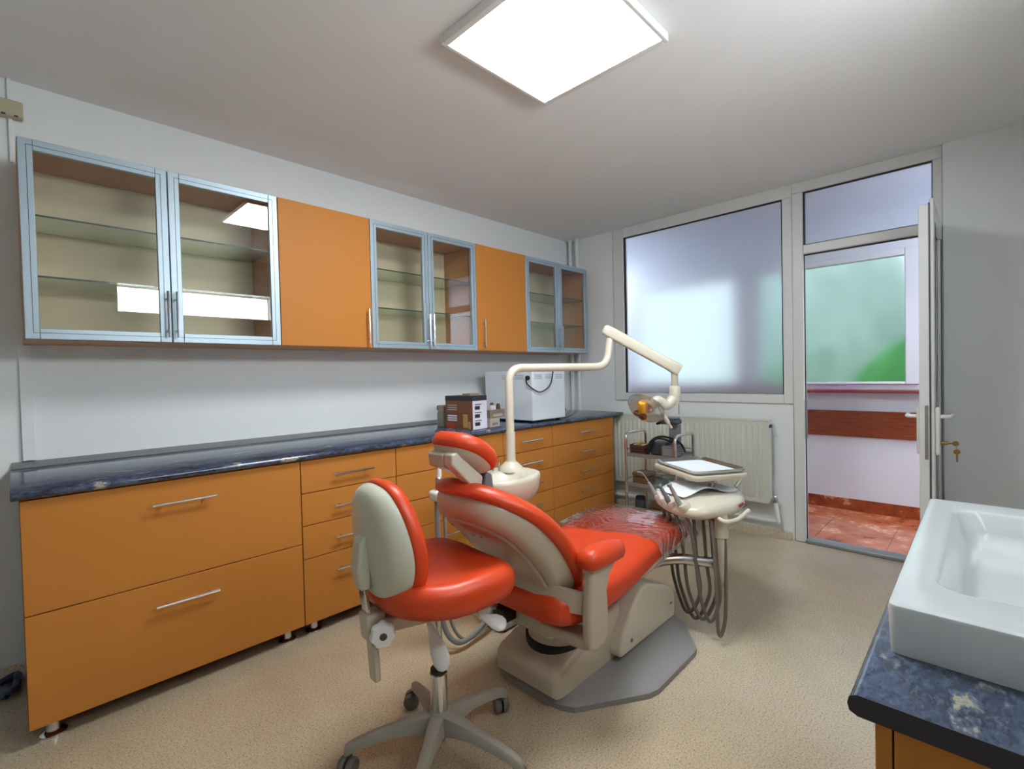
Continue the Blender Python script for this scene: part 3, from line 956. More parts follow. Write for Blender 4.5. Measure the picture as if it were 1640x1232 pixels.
# near armrest
OA = closed_spline([(1.262, .0), (1.275, .036), (1.33, .052), (1.40, .048), (1.465, .034), (1.50, .0), (1.465, -.030), (1.40, -.042), (1.33, -.045), (1.275, -.034)], 4)
def arm(u, v, h):
    q = (u - 1.262) / .24
    return Vector((u - .004, .925 + v, .532 + h * 1.25 - .022 * q * q + .012 * q))
MB().cushion(OA, [(.016, .0), (.004, .006), (0, .020), (.003, .034), (.013, .046)], arm, top=((.7, .006), (.35, .009))).build('armrest_pad', 'vinyl', dc, smooth=60)
post = [(1.268, .275), (1.300, .258), (1.350, .265), (1.376, .290), (1.380, .37), (1.374, .44), (1.39, .485), (1.435, .527), (1.285, .540), (1.276, .46), (1.268, .38)]
MB().prism(post, .910, .946, 'y').build('armrest_post', 'cream_dark', dc, bevel=.012, seg=3)
MB().prism([(.93, .262), (.93, .300), (1.02, .296), (1.14, .295), (1.14, .255), (1.0, .256)], 1.275, 1.36, 'x').build('armrest_bracket', 'cream_dark', dc, bevel=.010, seg=3)

# ------------------------------------------------------------------ instrument unit on its arm
du = thing('instrument_unit', 'cream dental instrument console with hanging hoses on a swing arm', 'dental unit', (2.12, .83, 0))
PXY = (2.135, .83)
MB().tube(fillet([(1.80, 1.15, .30), (1.95, 1.07, .318), (2.05, 1.01, .33), (PXY[0], PXY[1], .325)], .08), .024, 12).build('swing_arm', 'steel', du)
MB().loft([ssec(x, hw, z0, z1, 0, 20, 3) for x, hw, z0, z1 in ((1.72, .06, .25, .31), (1.80, .075, .235, .32), (1.95, .08, .235, .32), (2.05, .05, .25, .31))]).build('arm_housing', 'cream_dark', du, smooth=50)
MB().lathe([(.020, .235), (.026, .245), (.027, .44), (.034, .445), (.034, .50), (.03, .545)], (*PXY, 0), n=20).build('pole', 'cream', du)
CO = closed_spline([(2.17, 1.15), (2.085, 1.09), (2.025, 1.00), (2.00, .915), (2.03, .845), (2.09, .815), (2.13, .80), (2.20, .775), (2.29, .78), (2.39, .82), (2.44, .90), (2.42, 1.02), (2.35, 1.11), (2.26, 1.16)], 4)
def con(u, v, h):
    return Vector((u, v, .545 + h + .04 * max(0, (u - 1.95)) * (1 if h > .02 else .2)))
MB().cushion(CO, [(.05, -.022), (.02, -.014), (.003, .0), (0, .014), (.006, .028), (.022, .038)], con, top=((.8, .010), (.5, .016), (.2, .018))).build('console', 'cream', du, smooth=60)
# holders along the left edge
HB = [(2.125, 1.105), (2.082, 1.055), (2.045, .998), (2.022, .935)]
for i, (x, y) in enumerate(HB):
    MB().lathe([(.012, -.030), (.024, -.030), (.027, -.012), (.027, .012), (.022, .022), (.012, .022)], (x, y, .575), (-.35, .25, .8), 16).build('holder', 'cream', du, smooth=50)
cols = ['grey_plastic', 'white_plastic', 'mid_grey', 'grey_plastic']
lens_ = [.115, .085, .125, .14]
back_pt = [(2.09, .93), (2.12, .90), (2.15, .88), (2.11, .85)]
hmin = [.075, .06, .068, .085, .035]
for i, (x, y) in enumerate(HB):
    d = Vector((-.30, .34, .86)).normalized() if i != 3 else Vector((-.22, .36, .86)).normalized()
    p = Vector((x, y, .545))
    L = lens_[i]
    h = MB().tube([p, p + d * .02, p + d * L * .55, p + d * L * .6, p + d * L * .9, p + d * L], [.011, .012, .0115, .009, .0085, .006], 12)
    tip = p + d * L
    if i == 0:
        h.tube(spline([tip, tip + d * .02, tip + d * .045 + Vector((-.006, .008, .006)), tip + d * .06 + Vector((-.010, .02, -.004))]), .0028, 8)
    elif i in (2, 3):
        h.lathe([(.007, -.008), (.0085, -.006), (.0085, .010), (.006, .012)], tip + d * .004, (d.cross(Vector((0, 1, 0)))).normalized(), 10)
    ho = h.build('handpiece', cols[i], du)
    bx, by = back_pt[i]
    zb = hmin[i]
    mx_, my_ = x * .45 + bx * .55, y * .45 + by * .55
    pts = [(x, y, .55), (x + .012, y - .02, .47), (x + .022, y - .035, .33), (x + .028, y - .05, .19), (mx_ + .0, my_ - .035, zb), (bx - .012, by - .03, .19), (bx - .004, by - .015, .33), (bx, by, .53)]
    MB().tube(spline(pts, 8), .0078, 8).build('hose', 'hose', ho)
pts = [(2.06, .84, .53), (2.055, .825, .40), (2.05, .815, .2), (2.045, .81, .075), (2.065, .805, .045), (2.10, .80, .11), (2.125, .805, .28), (2.13, .81, .53)]
MB().tube(spline(pts, 8), .0078, 8).build('hose', 'hose', du)
MB().tube(fillet([(2.09, .82, .535), (2.085, .79, .525), (2.14, .755, .53), (2.21, .735, .56)], .03), .0095, 10).build('handle', 'cream', du)
for i in range(3):
    MB().lathe([(.004, 0), (.004, .003)], (2.25 + i * .022, .7765, .556), (0, -1, 0), 8).build('button', 'dark_grey', du)
MB().tube([(2.21, .774, .57), (2.22, .76, .585)], .006, 8).build('lever', 'sill', du)
# tray table
ang = math.radians(57)
TC = Vector((2.315, 1.0, .687))
U, V_ = Vector((math.cos(ang), math.sin(ang), 0)), Vector((math.sin(ang), -math.cos(ang), 0))
def trf(u, v, h):
    return TC + U * u + V_ * v + Vector((0, 0, h))
RT = rrect(.375, .29, .035, 6)
MB().cushion(RT, [(.03, -.016), (.006, -.012), (0, .0), (.003, .010), (.012, .012)], trf, top=((.5, 0),), bot=((.5, 0),)).build('tray_table', 'cream', du, smooth=50)
MB().tube(fillet([TC + Vector((.02, -.05, -.012)), TC + Vector((.03, -.06, -.06)), TC + Vector((.0, -.04, -.10))], .03), .018, 12).build('tray_post', 'steel', du)
MB().tube(fillet([TC + Vector((.13, -.13, -.012)), TC + Vector((.15, -.15, -.05)), TC + Vector((.12, -.13, -.085))], .03), .010, 10).build('tray_bracket', 'cream_dark', du)
# steel tray and paper: things lying on the table
TR = rrect(.36, .275, .032, 6)
def trin(ins, h):
    k = 1
    return [trf(u * (1 - ins / .18), v * (1 - ins / .1375), h) for u, v in TR]
trm = MB().loft([trin(.016, .0135), trin(.008, .016), trin(.002, .028), trin(0, .032), trin(.004, .033), trin(.008, .028), trin(.016, .0165)], caps=True)
tag(trm.build('steel_tray', 'steel', None, smooth=50), 'shallow polished steel tray on the instrument table', 'tray')
tp = MB().loft([[trf(u * .86, v * .84, .0175) for u, v in TR], [trf(u * .86, v * .84, .0185) for u, v in TR]])
tag(tp.build('tray_paper', 'paper', None), 'white paper liner lying in the steel tray', 'paper')
# curved paper on the console
pv = []
NU, NV = 14, 6
for i in range(NU + 1):
    for j in range(NV + 1):
        a, b = -.5 + i / NU, -.5 + j / NV
        q = Vector((2.235, .98, 0)) + Vector((.80, -.42, 0)) * (a * .33) + Vector((.45, .88, 0)) * (b * .21)
        z = .604 + .030 * math.cos((a + .08) * PI * 1.15) ** 2 + .012 * (a - .2) * (b + .5)
        pv.append(Vector((q.x, q.y, z + .006)))
pfs = [(i * (NV + 1) + j, i * (NV + 1) + j + 1, (i + 1) * (NV + 1) + j + 1, (i + 1) * (NV + 1) + j) for i in range(NU) for j in range(NV)]
po = MB().add(pv, pfs).build('paper_sheet', 'paper', None, smooth=180)
sm = po.modifiers.new('thickness', 'SOLIDIFY')
sm.thickness = .0006
tag(po, 'white sheet of paper arched over the instrument console', 'paper')

# ------------------------------------------------------------------ spittoon with lamp arm
cu = thing('spittoon_unit', 'cream spittoon unit with bowl and tap beside the dental chair', 'dental unit', (1.64, 1.66, 0))
OSu = closed_spline([(1.44, 1.62), (1.465, 1.54), (1.54, 1.495), (1.66, 1.49), (1.765, 1.505), (1.805, 1.55), (1.81, 1.66), (1.785, 1.745), (1.69, 1.78), (1.56, 1.775), (1.47, 1.72)], 4)
OSu = [(1.44 + (u - 1.44) * .86, v) for u, v in OSu]
def spit(u, v, h):
    d = math.hypot((u - 1.565) / .115, (v - 1.60) / .095)
    dip = .05 * max(0, 1 - d ** 3) if h > .0055 else 0
    return Vector((u, v, .695 + h - dip + .10 * max(0, u - 1.62)))
MB().cushion(OSu, [(.055, -.120), (.030, -.112), (.010, -.075), (.0, -.014), (.003, .0), (.012, .006)], spit,
             top=tuple((k / 16, 0) for k in range(15, 0, -1)), bot=((.6, 0),)).build('top_housing', 'cream', cu, smooth=50)
MB().lathe([(.020, .0), (.020, .004), (.008, .005)], (1.565, 1.60, .6505), n=20).build('drain', 'steel', cu)
MB().box(1.50, 1.71, 1.56, 1.74, 0.0, .60).build('column', 'cream', cu, bevel=.03, seg=4)
MB().tube(spline([(1.63, 1.73, .70), (1.63, 1.73, .752), (1.605, 1.705, .768), (1.59, 1.68, .752)]), .005, 8).build('tap', 'steel', cu)
MB().tube(spline([(1.66, 1.72, .70), (1.66, 1.72, .735), (1.645, 1.70, .745), (1.635, 1.69, .735)]), .004, 8).build('tap', 'steel', cu)
MB().box(1.665, 1.671, 1.512, 1.525, .607, .622).build('button', 'dark_grey', cu)
MB().box(1.68, 1.686, 1.518, 1.530, .607, .622).build('button', 'dark_grey', cu)
# operating lamp
ol = thing('operating_lamp', 'cream jointed operating lamp arm with clear-shielded lamp head', 'lamp', (1.70, 1.675, .70))
MB().lathe([(.062, -.005), (.058, .012), (.038, .03), (.026, .04), (.025, .045)], (1.70, 1.675, .706), n=24).build('socket', 'cream', ol)
E1, E2 = Vector((2.29, 1.495, 1.205)), Vector((2.32, 1.49, 1.37))
MB().tube(fillet([(1.70, 1.675, .73), (1.70, 1.675, .87), (1.70, 1.675, 1.205), tuple(E1), (2.315, 1.488, 1.36)], .075, 8), .0205, 14).build('support_tube', 'cream', ol)
MB().lathe([(.0235, 0), (.0235, .15)], (1.70, 1.675, .74), n=20).build('sleeve', 'cream', ol)
A0, A1 = Vector((2.305, 1.50, 1.405)), Vector((2.52, 1.195, 1.180))
ax = (A1 - A0).normalized()
sd = ax.cross(Vector((0, 0, 1))).normalized()
nn = sd.cross(ax)
def arm_ring(p, w, h):
    return [p + sd * (u * w) + nn * (v * h) for u, v in rrect(2, 2, .55, 4)]
MB().loft([arm_ring(A0 - ax * .022, .018, .018), arm_ring(A0 - ax * .012, .026, .028), arm_ring(A0 + ax * .02, .027, .031), arm_ring(A1 - ax * .06, .026, .030), arm_ring(A1 + ax * .0, .027, .034), arm_ring(A1 + ax * .012, .022, .028)]).build('spring_arm', 'cream', ol, smooth=40)
J = A1 + Vector((-.01, .014, -.02))
MB().lathe([(.018, 0), (.018, -.075)], J, n=16).build('joint', 'cream_dark', ol)
MB().lathe([(.026, -.07), (.030, -.078), (.030, -.12), (.026, -.15), (.02, -.175)], J, n=18).build('joint_cap', 'cream', ol)
HC = Vector((2.40, 1.315, .985))
MB().tube(spline([J + Vector((0, 0, -.13)), J + Vector((-.035, .03, -.17)), HC + Vector((.03, -.045, .03)), HC + Vector((.02, -.02, .0))]), [.029] * 12 + [.026] * 12 + [.023], 12).build('yoke', 'cream', ol)
HD = Vector((-.62, .05, -.55)).normalized()
MB().lathe([(.012, .034), (.055, .028), (.085, .012), (.104, -.014)], HC + HD * .03, HD, 32, caps=False).build('shield', 'lens', ol, smooth=60)
MB().lathe([(.012, -.02), (.034, -.016), (.046, .0), (.04, .012), (.012, .014)], HC, HD, 28).build('housing', 'cream', ol, smooth=50)
MB().lathe([(.098, -.018), (.106, -.018), (.106, -.010), (.098, -.010)], HC + HD * .03, HD, 32).build('rim', 'lens', ol)
t1 = HD.cross(Vector((0, 0, 1))).normalized()
t2 = t1.cross(HD)
MB().tube([HC + HD * .045 + t2 * .075 - t1 * .025, HC + HD * .045 + t2 * .06 - t1 * .02, HC + HD * .045 + t2 * .0 + t1 * .005], [.018, .026, .024], 12).build('bulb_holder', 'yellow', ol)
MB().tube([HC + HD * .05 - t2 * .05 + t1 * .02, HC + HD * .045 - t2 * .03 + t1 * .01], [.02, .02], 12).build('lower_clip', 'yellow', ol)
MB().lathe([(.0, 0), (.022, .002), (.022, .014), (.015, .02)], HC + HD * .06 - t2 * .01, HD, 16).build('bulb_cap', 'basket', ol)
MB().tube(spline([HC + HD * .065 - t2 * .01 - t1 * .01, HC + HD * .065 + t2 * .01 + t1 * .035, HC + HD * .04 + t1 * .05 - t2 * .01]), .012, 8).build('bracket', 'basket', ol)
MB().tube(spline([HC + Vector((.06, -.04, -.01)), HC + Vector((.075, -.055, -.05)), HC + Vector((.095, -.075, -.10)), HC + Vector((.105, -.085, -.125))]), [.016] * 8 + [.019] * 8 + [.013] * 9, 10, flat=.6).build('handle', 'cream', ol)
MB().tube([J + Vector((.005, -.02, -.165)), J + Vector((.005, -.02, -.225))], .003, 6).build('pin', 'mid_grey', ol)
# suction holder at the far side of the headrest
ah = thing('suction_holder', 'white suction handpiece holder with grey hoses behind the stool', 'dental unit', (1.24, 1.66, 0))
MB().tube([(1.255, 1.665, .835), (1.252, 1.665, .74)], [.008, .011], 10).build('nozzle', 'white_plastic', ah)
MB().lathe([(.012, 0), (.015, .004), (.015, .05), (.011, .055)], (1.25, 1.665, .69), n=14).build('coupling', 'steel_brushed', ah)
MB().box(1.215, 1.285, 1.63, 1.70, .645, .69).build('holder', 'white_plastic', ah, bevel=.014, seg=3)
for dx, r in ((-.012, .0115), (.028, .007)):
    pts = [(1.25 + dx, 1.665, .66), (1.25 + dx, 1.665, .50), (1.26 + dx, 1.665, .3), (1.25 + dx, 1.64, .12), (1.30 + dx, 1.60, .03 + r), (1.44 + dx, 1.61, .06), (1.53, 1.62, .17), (1.56, 1.62, .30)]
    MB().tube(spline(pts, 8), r, 10).build('hose', 'hose_grey', ah)
MB().tube(fillet([(1.28, 1.665, .668), (1.40, 1.665, .60), (1.56, 1.65, .56)], .06), .014, 10).build('bracket_arm', 'cream_dark', ah)

# ------------------------------------------------------------------ stool
SA = math.radians(-4)
ST = Matrix.Translation((.88, 1.20, 0)) @ Matrix.Rotation(SA, 4, 'Z')
def S(x, y, z):
    return ST @ Vector((x, y, z))
st = thing('dentist_stool', 'orange wheeled dentist stool with cream-backed backrest and grey star base', 'stool', (.88, 1.20, 0))
for a in (144, 72, 0, -72, -144):
    ca, sa = math.cos(math.radians(a)), math.sin(math.radians(a))
    def Lp(r, w, z):
        return Vector((.88 + ca * r - sa * w, 1.20 + sa * r + ca * w, z))
    rings = []
    for r, w, zt, th in ((.018, .027, .152, .062), (.06, .023, .147, .05), (.12, .0185, .134, .036), (.19, .016, .116, .028), (.245, .0145, .099, .026), (.272, .013, .088, .030), (.281, .010, .080, .024)):
        rings.append([Lp(r, -w, zt - th), Lp(r, -w * .8, zt - .004), Lp(r, -w * .5, zt), Lp(r, w * .5, zt), Lp(r, w * .8, zt - .004), Lp(r, w, zt - th)])
    lg = MB().loft(rings).build('leg', 'warm_grey', st, smooth=50)
    # caster: stem and two wheels as one sub-part
    c = MB()
    rc = .266
    c.lathe([(.007, .05), (.007, .075)], Lp(rc, 0, 0), n=8)
    cdir = Vector((math.cos(math.radians(a + 65)), math.sin(math.radians(a + 65)), 0))
    cc = Lp(rc, 0, .0275) + cdir * .012
    wa = Vector((-cdir.y, cdir.x, 0))
    for s in (-1, 1):
        c.lathe([(.006, .004), (.024, .004), (.027, .008), (.027, .019), (.023, .024), (.008, .026)], cc, wa * s, 20)
    c.build('caster', 'caster_grey', lg, smooth=40)
MB().lathe([(.030, .085), (.034, .09), (.036, .145), (.030, .158)], (.88, 1.20, 0), n=24).build('hub', 'warm_grey', st)
MB().lathe([(.014, .06), (.016, .06), (.016, .09)], (.88, 1.20, 0), n=16).build('lower_stud', 'caster_grey', st)
MB().lathe([(.0265, .15), (.0265, .268), (.024, .27)], (.88, 1.20, 0), n=24).build('column', 'chrome', st)
MB().lathe([(.024, .266), (.024, .282), (.016, .284)], (.88, 1.20, 0), n=20).build('collar', 'rubber', st)
MB().lathe([(.014, .27), (.014, .485)], (.88, 1.20, 0), n=18).build('piston', 'steel', st)
def SB(poly, y0, y1, name, mat, bev=.006):
    m_ = MB()
    n_ = len(poly)
    vs = [S(p[0], y0, p[1]) for p in poly] + [S(p[0], y1, p[1]) for p in poly]
    fs = [tuple(range(n_)), tuple(range(2 * n_ - 1, n_ - 1, -1))] + [(i, i + n_, (i + 1) % n_ + n_, (i + 1) % n_) for i in range(n_)]
    return m_.add(vs, fs).build(name, mat, st, bevel=bev, seg=2)
SB([(-.19, .475), (-.05, .455), (.10, .468), (.12, .512), (-.19, .512)], -.045, .045, 'mechanism', 'cream_dark')
# seat
OSS = closed_spline([(-.215, 0), (-.205, .10), (-.15, .175), (-.05, .215), (.07, .215), (.145, .185), (.188, .11), (.196, 0), (.188, -.11), (.145, -.185), (.07, -.215), (-.05, -.215), (-.15, -.175), (-.205, -.10)], 4)
def seatf(u, v, h):
    f = .018 * (v / .2) ** 2 * (1 if h > .03 else .5) - .022 * max(0, (u - .10) / .13) ** 2 + .016 * max(0, (-u - .08) / .13)
    return S(u + .012, v, .524 + h + f)
MB().cushion(OSS, [(.035, -.012), (.012, -.006), (.001, .016), (0, .034), (.004, .052), (.016, .068), (.034, .077)], seatf, top=((.8, -.003), (.5, -.008), (.2, -.010)), bot=((.6, 0),)).build('seat', 'vinyl', st, smooth=60)
# backrest
def sback(u, s, h):
    # u across, s up, h toward the sitter
    a = math.radians(-5)
    x = -.170 + h + s * math.sin(a) - .5 * 0 + 1.15 * u * u
    return S(x, u, .565 + s * math.cos(a))
OBK = closed_spline([(0, -.02), (.075, -.008), (.128, .04), (.150, .11), (.142, .19), (.112, .265), (.068, .312), (0, .325), (-.068, .312), (-.112, .265), (-.142, .19), (-.150, .11), (-.128, .04), (-.075, -.008)], 4)
MB().cushion(OBK, [(.006, .004), (0, .012), (0, .030), (.006, .044), (.020, .054)], sback, top=((.75, .004), (.4, .006))).build('backrest_cushion', 'vinyl', st, smooth=60)
OBS = [(a * .95, .152 + (b - .152) * .95) for a, b in OBK]
MB().cushion(OBS, [(.045, -.042), (.03, -.040), (.012, -.027), (.002, -.008), (0, .004), (.004, .008)], sback, top=((.5, 0),), bot=((.7, -.003), (.35, -.005))).build('backrest_shell', 'stool_shell', st, smooth=50)
SB([(-.247, .60), (-.220, .60), (-.213, .70), (-.225, .755), (-.247, .735), (-.257, .66)], -.026, .026, 'backrest_socket', 'stool_shell', .008)
pb = MB()
pb.add([S(x, y, z) for z, dx in ((.50, .022), (.66, 0)) for x, y in ((-.247 + dx, -.018), (-.235 + dx, -.018), (-.235 + dx, .018), (-.247 + dx, .018))],
       [(0, 1, 2, 3), (7, 6, 5, 4), (0, 4, 5, 1), (1, 5, 6, 2), (2, 6, 7, 3), (3, 7, 4, 0)])
pb.build('back_post', 'chrome', st, bevel=.003)
SB([(-.232, .455), (-.180, .455), (-.180, .53), (-.238, .53)], -.028, .028, 'post_clamp', 'cream_dark', .008)
SB([(-.214, .335), (-.194, .335), (-.200, .46), (-.222, .46)], -.019, .019, 'post_sleeve', 'cream_dark', .005)
kd = ST.to_3x3() @ Vector((-.35, -.94, 0))
kn = MB()
kp = S(-.196, -.028, .486)
prof = []
n_ = 42
def knob_ring(r, z):
    u_ = Vector((0, 0, 1))
    w_ = kd.cross(u_)
    return [kp + kd * z + (u_ * math.cos(2 * PI * q / n_) + w_ * math.sin(2 * PI * q / n_)) * (r * (1 + .07 * math.cos(7 * 2 * PI * q / n_))) for q in range(n_)]
kn.loft([knob_ring(.014, 0), knob_ring(.014, .014), knob_ring(.030, .018), knob_ring(.033, .024), knob_ring(.033, .040), knob_ring(.029, .046), knob_ring(.010, .047)])
kno = kn.build('knob', 'white_plastic', st, smooth=35)
MB().lathe([(.010, 0), (.010, .002)], kp + kd * .0465, kd, 14).build('bore', 'dark_grey', kno)
def paddle(p0, p1, p2, w, face):
    p0, p1, p2 = Vector(p0), Vector(p1), Vector(p2)
    lv = MB().tube(spline([p0, p0.lerp(p1, .6), p1], 5), .0065, 8).build('lever', 'cream_dark', st)
    d = (p2 - p1).normalized()
    s = d.cross(Vector(face)).normalized()
    nrm = s.cross(d)
    rings = []
    L = (p2 - p1).length
    for t, ww, th in ((-.08, .008, .007), (.1, .011, .008), (.3, .017, .008), (.55, .026, .007), (.78, .027, .006), (.93, .020, .005), (1.0, .008, .003)):
        c = p1 + d * (L * t)
        rings.append([c + s * (ww * math.cos(a) * w) + nrm * (th * math.sin(a)) for a in [2 * PI * k / 14 for k in range(14)]])
    MB().loft(rings).build('paddle', 'white_plastic', lv, smooth=60)
paddle(S(-.05, -.03, .46), (.846, 1.19, .432), (.822, 1.09, .345), 1.0, (-.75, -.3, .6))
paddle(S(.05, -.04, .465), (1.012, 1.152, .408), (1.065, 1.088, .378), .95, (-.4, -.4, .8))

# ------------------------------------------------------------------ washstand
ws = thing('washstand', 'orange washstand cabinet under the white basin', 'cabinet', (1.3, -.2, 0))
MB().box(.787, 1.83, YR + .02, .086, .08, .7075).build('body', 'laminate', ws, bevel=.001)
for a, b in ((.787, 1.308), (1.310, 1.83)):
    d = MB().box(a, b, .088, .106, .082, .704).build('door', 'laminate', ws, bevel=.0015)
    hx = b - .04 if a < 1 else a + .04
    MB().tube(fillet([(hx, .106, .45), (hx, .134, .45), (hx, .134, .65), (hx, .106, .65)], .012), .005, 8).build('handle', 'chrome', d)
for lx in (.85, 1.77):
    for ly in (.03, YR + .09):
        MB().lathe([(.034, 0), (.034, .006), (.019, .014), (.018, .082)], (lx, ly, 0), n=18).build('leg', 'chrome', ws)
vt = MB().prism([(.1335, .722), (.131, .731), (.122, .736), (YR + .005, .736), (YR + .005, .708), (.122, .708), (.131, .713)], .770, 1.85, 'x')
vo = tag(vt.build('countertop', 'counter', None, smooth=50), 'blue marbled countertop under the white basin', 'countertop')
MB().prism([(.1337, .722), (.1315, .7315), (.122, .7362), (YR + .005, .7362), (YR + .005, .7078), (.122, .7078), (.1315, .7125)], .7685, .7700, 'x').build('edge_band', 'box_dark', vo)
bs = thing('washbasin', 'large white rectangular ceramic basin on the blue washstand top', 'basin', (1.32, -.15, .736))
BXa, BXb, BYa, BYb, BZ0, BZ1 = .918, 1.728, -.40, .108, .7363, .812
def bring(x0, x1, y0, y1, r, z):
    return [Vector((u, v, z)) for u, v in rrect(x1 - x0, y1 - y0, r, 5, (x0 + x1) / 2, (y0 + y1) / 2)]
IX0, IX1, IY0, IY1 = 1.030, 1.635, -.30, .058
def inn(d, r, z):
    return bring(IX0 + d, IX1 - d, IY0 + d, IY1 - d, r, z)
bb = MB().loft([bring(BXa + .003, BXb - .003, BYa + .003, BYb - .003, .010, BZ0), bring(BXa, BXb, BYa, BYb, .012, BZ1 - .006), bring(BXa + .0015, BXb - .0015, BYa + .0015, BYb - .0015, .012, BZ1 - .002),
                bring(BXa + .006, BXb - .006, BYa + .006, BYb - .006, .012, BZ1), bring(BXa + .012, BXb - .012, BYa + .012, BYb - .012, .012, BZ1), inn(-.006, .05, BZ1), inn(0, .048, BZ1 - .001), inn(.005, .046, BZ1 - .006),
                inn(.02, .045, BZ1 - .045), inn(.028, .045, BZ1 - .058), inn(.05, .04, BZ1 - .066), inn(.12, .03, BZ1 - .069)])
bb.build('bowl', 'ceramic', bs, smooth=40)
MB().lathe([(.022, 0), (.022, .003), (.012, .004)], (1.32, -.14, BZ1 - .0695), n=20).build('drain', 'chrome', bs)
MB().tube(fillet([(1.32, BYa + .06, BZ1), (1.32, BYa + .06, BZ1 + .13), (1.32, BYa + .19, BZ1 + .12)], .03), .014, 12).build('tap', 'chrome', bs)

# ------------------------------------------------------------------ sterilising oven on the counter
ov = thing('oven', 'white metal sterilising oven with back turned, on the far counter', 'oven', (2.62, 2.4, .838))
OX0, OX1, OY0, OY1, OZ0, OZ1 = 2.445, 2.80, 2.19, 2.66, .855, 1.200
MB().box(OX0, OX1, OY0, OY1, OZ0, OZ1).build('body', 'oven_white', ov, bevel=.006, seg=3)
for x in (OX0 + .04, OX1 - .04):
    for y in (OY0 + .04, OY1 - .04):
        MB().lathe([(.016, 0), (.018, .017)], (x, y, .838), n=12).build('foot', 'rubber', ov)
for zi in (0, 1, 2):
    z = OZ1 - .035 - zi * .012
    for a in (.03, .16):
        MB().box(OX0 - .0015, OX0 + .002, OY0 + a + .05, OY0 + a + .13, z, z + .003).build('vent_slot', 'mid_grey', ov)
    for a in (.025, .14, .25):
        MB().box(OX0 + a, OX0 + a + .075, OY0 - .0015, OY0 + .002, z, z + .003).build('vent_slot', 'mid_grey', ov)
pg = MB().lathe([(.016, 0), (.016, .014), (.009, .02)], (OX0, OY0 + .035, 1.148), (-1, 0, 0), 14)
pg.build('socket', 'rubber', ov)
MB().tube(spline([(OX0 - .018, OY0 + .035, 1.145), (OX0 - .02, OY0 + .03, 1.11), (OX0 + .0, OY0 - .012, 1.07), (OX0 + .07, OY0 - .014, 1.05), (OX0 + .16, OY0 - .014, 1.085), (OX0 + .20, OY0 - .012, 1.15), (OX0 + .205, OY0 - .010, 1.22), (OX0 + .21, OY0 + .05, 1.213)], 8), .0042, 8).build('power_cord', 'rubber', ov)

# ------------------------------------------------------------------ things left of the oven
jr = thing('tin_canister', 'round dull tin canister left of the appliance box', 'canister', (2.0, 2.57, .838))
MB().lathe([(.053, 0), (.056, .004), (.056, .095), (.051, .100), (.051, .114)], (2.0, 2.57, .838), n=28).build('body', 'tin', jr)
MB().lathe([(.058, .112), (.058, .138), (.054, .142), (.02, .144)], (2.0, 2.57, .838), n=28).build('lid', 'carton', jr)
PK = Matrix.Translation((1.955, 2.245, .8382)) @ Matrix.Rotation(math.radians(4), 4, 'Z')
pk = thing('appliance_box', 'brown and white printed kitchen appliance carton on the counter', 'box', (2.0, 2.37, .838))
def pkb(a, name, mat, par=None):
    return MB().box(*a, T=PK).build(name, mat, par or pk, smooth=0)
pkb((0, .125, 0, .245, 0, .178), 'body', 'box_brown')
pkb((-.0008, .1258, -.0008, .2458, .178, .208), 'printed_band', 'box_dark')
pkb((.02, .12, .03, .20, .2082, .2086), 'top_flap', 'box_dark')
w_ = pkb((.0, .1255, -.0012, 0, .002, .178), 'white_panel', 'box_white')
for z in (.035, .085, .135):
    pkb((.018, .062, -.0022, -.0012, z - .012, z + .010), 'printed_icon', 'box_dark', w_)
    pkb((.018, .075, -.0018, -.0012, z + .016, z + .024), 'printed_line', 'carton', w_)
for z in (.05, .064, .078, .118, .132, .146):
    pkb((-.0012, 0, .14, .225, z, z + (.009 if z < .1 else .006)), 'printed_line', 'box_white' if z < .1 else 'carton_pale')
pkb((-.0014, 0, .16, .235, .008, .035), 'printed_picture', 'box_red')
pkb((-.0014, 0, .045, .085, .01, .095), 'printed_picture', 'box_gold')
pkb((-.0014, 0, .02, .04, .005, .05), 'printed_picture', 'box_gold')
kb = MB().box(.03, .11, .05, .12, .209, .222, T=PK)  # small flat lid lying loose on the carton
tag(kb.build('loose_lid', 'carton', None, smooth=0), 'small flat dark lid lying on top of the appliance carton', 'tin')
def carton(name, label, cx, cy, w, d, h, z, mat, rot, cat='box', seam=True):
    T = Matrix.Translation((cx, cy, z)) @ Matrix.Rotation(math.radians(rot), 4, 'Z')
    r = thing(name, label, cat, (cx, cy, z))
    MB().box(-w / 2, w / 2, -d / 2, d / 2, 0, h, T=T).build('body', mat, r, bevel=.0015)
    if seam:
        MB().box(-w / 2 - .0006, w / 2 + .0006, -d / 2 - .0006, d / 2 + .0006, h * .58, h * .62, T=T).build('lid_seam', 'carton', r)
        MB().box(-w * .3, w * .3, -d / 2 - .0009, -d / 2, h * .2, h * .48, T=T).build('sticker', 'carton_pale' if mat == 'carton' else 'carton', r)
    return r
carton('carton', 'small pale carton at the bottom beside the appliance box', 2.165, 2.325, .10, .10, .055, .838, 'carton_pale', 8)
carton('carton', 'larger greyish brown carton lying on the small pale one', 2.20, 2.36, .15, .15, .052, .8935, 'carton', 5)
carton('carton', 'tiny olive carton on top behind the appliance box', 2.165, 2.41, .05, .05, .05, .946, 'box_gold', 12)
carton('carton', 'tiny white carton on top of the brown carton', 2.18, 2.315, .05, .035, .028, .946, 'box_white', 5, seam=False)
